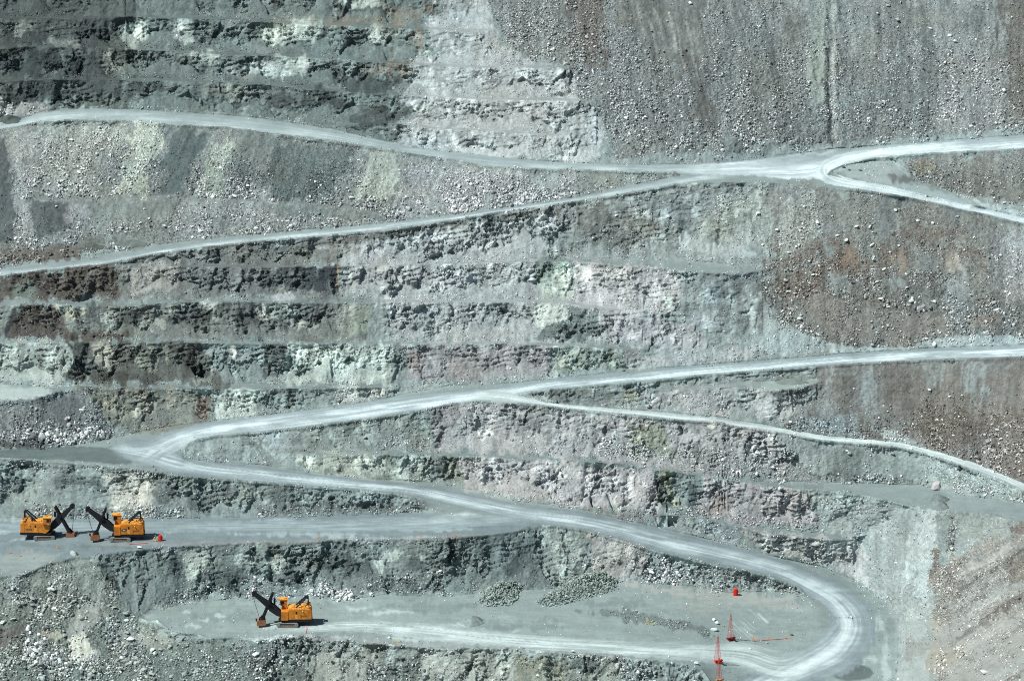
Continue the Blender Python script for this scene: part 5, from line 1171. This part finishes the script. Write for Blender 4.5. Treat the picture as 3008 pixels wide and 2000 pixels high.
NAMED = [(2157,1126,7.2,'pink','huge pinkish boulder sitting alone on the right bench'),(1303,150,3.6,'pink','large pale pink boulder at the tip of a ledge on the great talus slope'),
 (2268,1549,3.8,'white','white boulder low on the brown striped dump at the lower right'),(1650.5,1436,3.0,'white','white boulder behind the bright red tower, middle of a cluster'),(1646,1451,3.2,'white','white boulder behind the bright tower tip, nearest of a cluster'),(1645,1428,2.4,'white','white boulder behind the bright red tower, rearmost of a cluster'),
 (322,1262,2.6,'white','white boulder on the upper bench edge below the red tank'),(172,1278,4.4,'grey','grey boulder on the bench edge below the left shovel'),(541,454,3.2,'white','white boulder on the narrow ledge in the left talus'),
 (745,517,3.0,'pale','pale boulder beside the second road, left of a rubble apron'),(63,1002,3.6,'pale','pale boulder at the foot of the left rubble slope, left of two'),(112,1004,3.8,'pale','pale boulder at the foot of the left rubble slope, right of two'),
 (187,946,3.6,'pale','flat pale boulder high on the left rubble slope'),(158,980,3.2,'pink','pinkish boulder in the middle of the left rubble slope'),(84,942,2.6,'grey','grey boulder just under the edge of the left ledge'),
 (2066,46,3.4,'grey','grey boulder near the top of the talus, right of the gully'),(2022,30,2.4,'pale','pale boulder near the top edge of the talus'),(2188,86,2.8,'white','white boulder on the upper right talus, upper of two'),(2200,100,3.0,'white','white boulder on the upper right talus, lower of two'),(2330,42,2.2,'white','white boulder near the top right corner'),
 (2143,68,2.2,'white','small white boulder left of the two white ones on the upper right talus'),(1590,10,2.8,'white','white boulder at the top edge of the talus, left of the bare streaks'),(1276,45,2.6,'grey','grey boulder on the upper talus right of the pink rock'),
 (1956,1045,2.8,'grey','grey boulder on the slope below the branch road, left of two'),(2054,1046,2.6,'grey','grey boulder on the slope below the branch road, right of two'),(2098,1035,2.4,'pale','pale boulder just below the edge of the branch road'),
 (2196,1004,1.8,'white','white stone high on the brown slope'),(2024,963,1.9,'white','white boulder on the brown slope above the branch road'),(2157,967,2.0,'pale','pale tan boulder on the dark brown slope'),
 (1820,975,2.2,'white','white block just above the branch road, below the pink buttress'),(2195,1268,2.6,'pale','pale boulder in the gully at the right below the bench'),(2063,1298,2.4,'white','white boulder at the foot of the pale chute'),
 (840,1008,2.0,'grey','grey boulder at the edge of the thin ledge between the roads'),(1530,1128,2.4,'dark','dark boulder beside the green dyke below the thin ledge'),(875,1551,3.2,'dark','dark block on the bottom face left of centre'),
 (1240,1558,2.8,'white','white boulder near the bottom edge under the lower floor'),(1317,1503,2.6,'white','white boulder on the edge of the lower floor'),(1602,1528,2.4,'white','white block on the edge of the lower floor near the towers'),
 (590,1510,3.4,'white','white boulder on the bottom face at left centre'),(352,1500,3.6,'white','white boulder in the coarse rubble at the bottom'),(106,1512,3.4,'pale','pale boulder in the bottom left rubble'),(66,1478,2.8,'white','white boulder in the bottom left rubble beside brown earth'),
 (8,1434,3.0,'pale','pale boulder at the left frame edge in the rubble'),(120,1358,3.6,'pale','pale slab in the rubble under the upper bench'),(280,1541,3.2,'white','white elongated boulder at the bottom left'),(300,1476,3.6,'pale','pale block above the bottom left boulders'),
 (2140,900,1.9,'white','white stone on the brown slope under the big right road'),(1952,1040,1.9,'pale','small pale boulder touching a bigger grey one below the branch road'),(1796,1125,2.6,'pale','pale boulder on the inner edge of the thin right ledge'),
 (2100,694,3.6,'white','white boulder on the brown talus, left end of a row'),(2030,690,3.4,'white','white boulder on the brown talus at the head of the reddish apron'),(2152,697,3.0,'white','white boulder on the brown talus, right part of a row'),(2295,716,3.0,'white','white boulder on the brown talus near the orange patch'),
 (1883,515,3.0,'white','white boulder high on the brown talus near its left edge'),(1790,530,3.2,'white','white boulder on the left margin of the brown talus'),(2148,516,2.6,'white','upright white boulder high on the brown talus under the road'),(2035,621,2.8,'pale','pale boulder in the middle of the brown talus'),
 (1539,501,2.6,'white','white boulder on the smooth face below the junction'),(1420,498,2.4,'pale','pale boulder on the smooth face below the second road'),(1746,494,2.8,'white','white boulder on the right rim of the smooth face'),(1480,566,2.6,'white','white boulder above the wide ledge'),
 (1943,387,2.2,'dark','dark block lying on the bare ground inside the road loop, left of three'),(1956,393,2.0,'dark','dark slab on the bare ground inside the road loop, middle of three'),(1981,394,2.0,'dark','dark block on the bare ground inside the road loop, right of three'),
 (1249,908,2.2,'dark','dark stone on bare ground inside the fork of the big road'),(1823,1462,2.0,'dark','dark stone inside the switchback near the end of the orange cable'),(2206,1264,2.2,'grey','grey boulder in the gully lying below the right bench')]
for q, (u, v, s, kd, lb) in enumerate(NAMED): big_ = boulder(u, v, s, kd, lb, None, q, .85) if q else giant(u, v, lb)
REG = [('grey', 'grey boulder lying on the great talus slope above the junction road', (1230,2320,10,300), 46, (1.5, 2.4), 'boulders on the great talus slope'),
 ('pale', 'pale boulder on the talus between the two upper roads', (30,1300,300,540), 60, (1.6, 2.6), 'boulders between the two upper roads'),
 ('pale', 'pale boulder on the brown talus right of the benches', (1790,2340,450,770), 60, (1.5, 2.5), 'boulders on the brown talus'),
 ('grey', 'grey boulder in the rubble at the bottom left corner', (5,540,1340,1565), 60, (1.8, 3.2), 'boulders in the bottom left rubble'),
 ('pink', 'pinkish stone on the rubble slope below the left ledge', (5,250,935,1010), 24, (1.5, 2.4), 'boulders on the left rubble slope'),
 ('pale', 'pale stone on the dark brown slope below the big right road', (1900,2350,870,1090), 20, (1.2, 1.9), 'stones on the dark brown slope'),
 ('dark', 'dark boulder at the foot of the face above the lower bench', (420,1060,1330,1378), 24, (1.5, 2.4), 'dark boulders above the lower bench')]
for kd, lb, (u0, u1, v0, v1), n, (s0, s1), gr in REG:
    k = 0; tries = 0
    while k < n and tries < 8000:
        tries += 1; u = rng.uniform(u0, u1); v = rng.uniform(v0, v1); j, i = grid_ix(u, v)
        if flat[max(j-3,0):j+4, max(i-3,0):i+4].max() > .05 or rng.random() > DEN[j, i]+.1: continue
        if kd != 'dark' and talus[j, i] < .5: continue
        boulder(u, v, s0+(s1-s0)*rng.random()**1.8, kd, lb, gr, k); k += 1
#OBJECTS_END

# ------------------------------------------------------------------ light, sky, camera
w = bpy.data.worlds.new('World'); sc.world = w; w.use_nodes = True
nt = w.node_tree; bg = nt.nodes['Background']; sky = nt.nodes.new('ShaderNodeTexSky'); sky.sky_type = 'NISHITA'; sky.sun_disc = False
SUN_EL = math.radians(54); sdir = Vector((-.87*math.cos(SUN_EL), -.49*math.cos(SUN_EL), math.sin(SUN_EL))).normalized()
sky.sun_elevation = SUN_EL; sky.sun_rotation = math.atan2(sdir.x, sdir.y)
nt.links.new(sky.outputs[0], bg.inputs[0]); bg.inputs[1].default_value = .052
sl_ = bpy.data.lights.new('sun', 'SUN'); sl_.energy = 5.0; sl_.angle = math.radians(.5); sl_.color = (1, .985, .95)
so = bpy.data.objects.new('sun', sl_); COL.objects.link(so); so.rotation_euler = sdir.to_track_quat('Z', 'Y').to_euler()
cam = bpy.data.cameras.new('camera'); co = bpy.data.objects.new('camera', cam); COL.objects.link(co)
cam.sensor_fit = 'HORIZONTAL'; cam.angle = HFOV; cam.clip_start = 5; cam.clip_end = 9000
co.location = (0, CY, ZC); co.rotation_euler = (math.pi/2-PITCH, 0, 0); sc.camera = co
sc.view_settings.view_transform = 'Standard'; sc.view_settings.look = 'None'; sc.view_settings.exposure = 0.16; sc.view_settings.gamma = 1
sc.cycles.pixel_filter_type = 'BLACKMAN_HARRIS'; sc.cycles.filter_width = 1.0; sc.cycles.max_bounces = 4; sc.cycles.diffuse_bounces = 2; sc.cycles.use_denoising = False
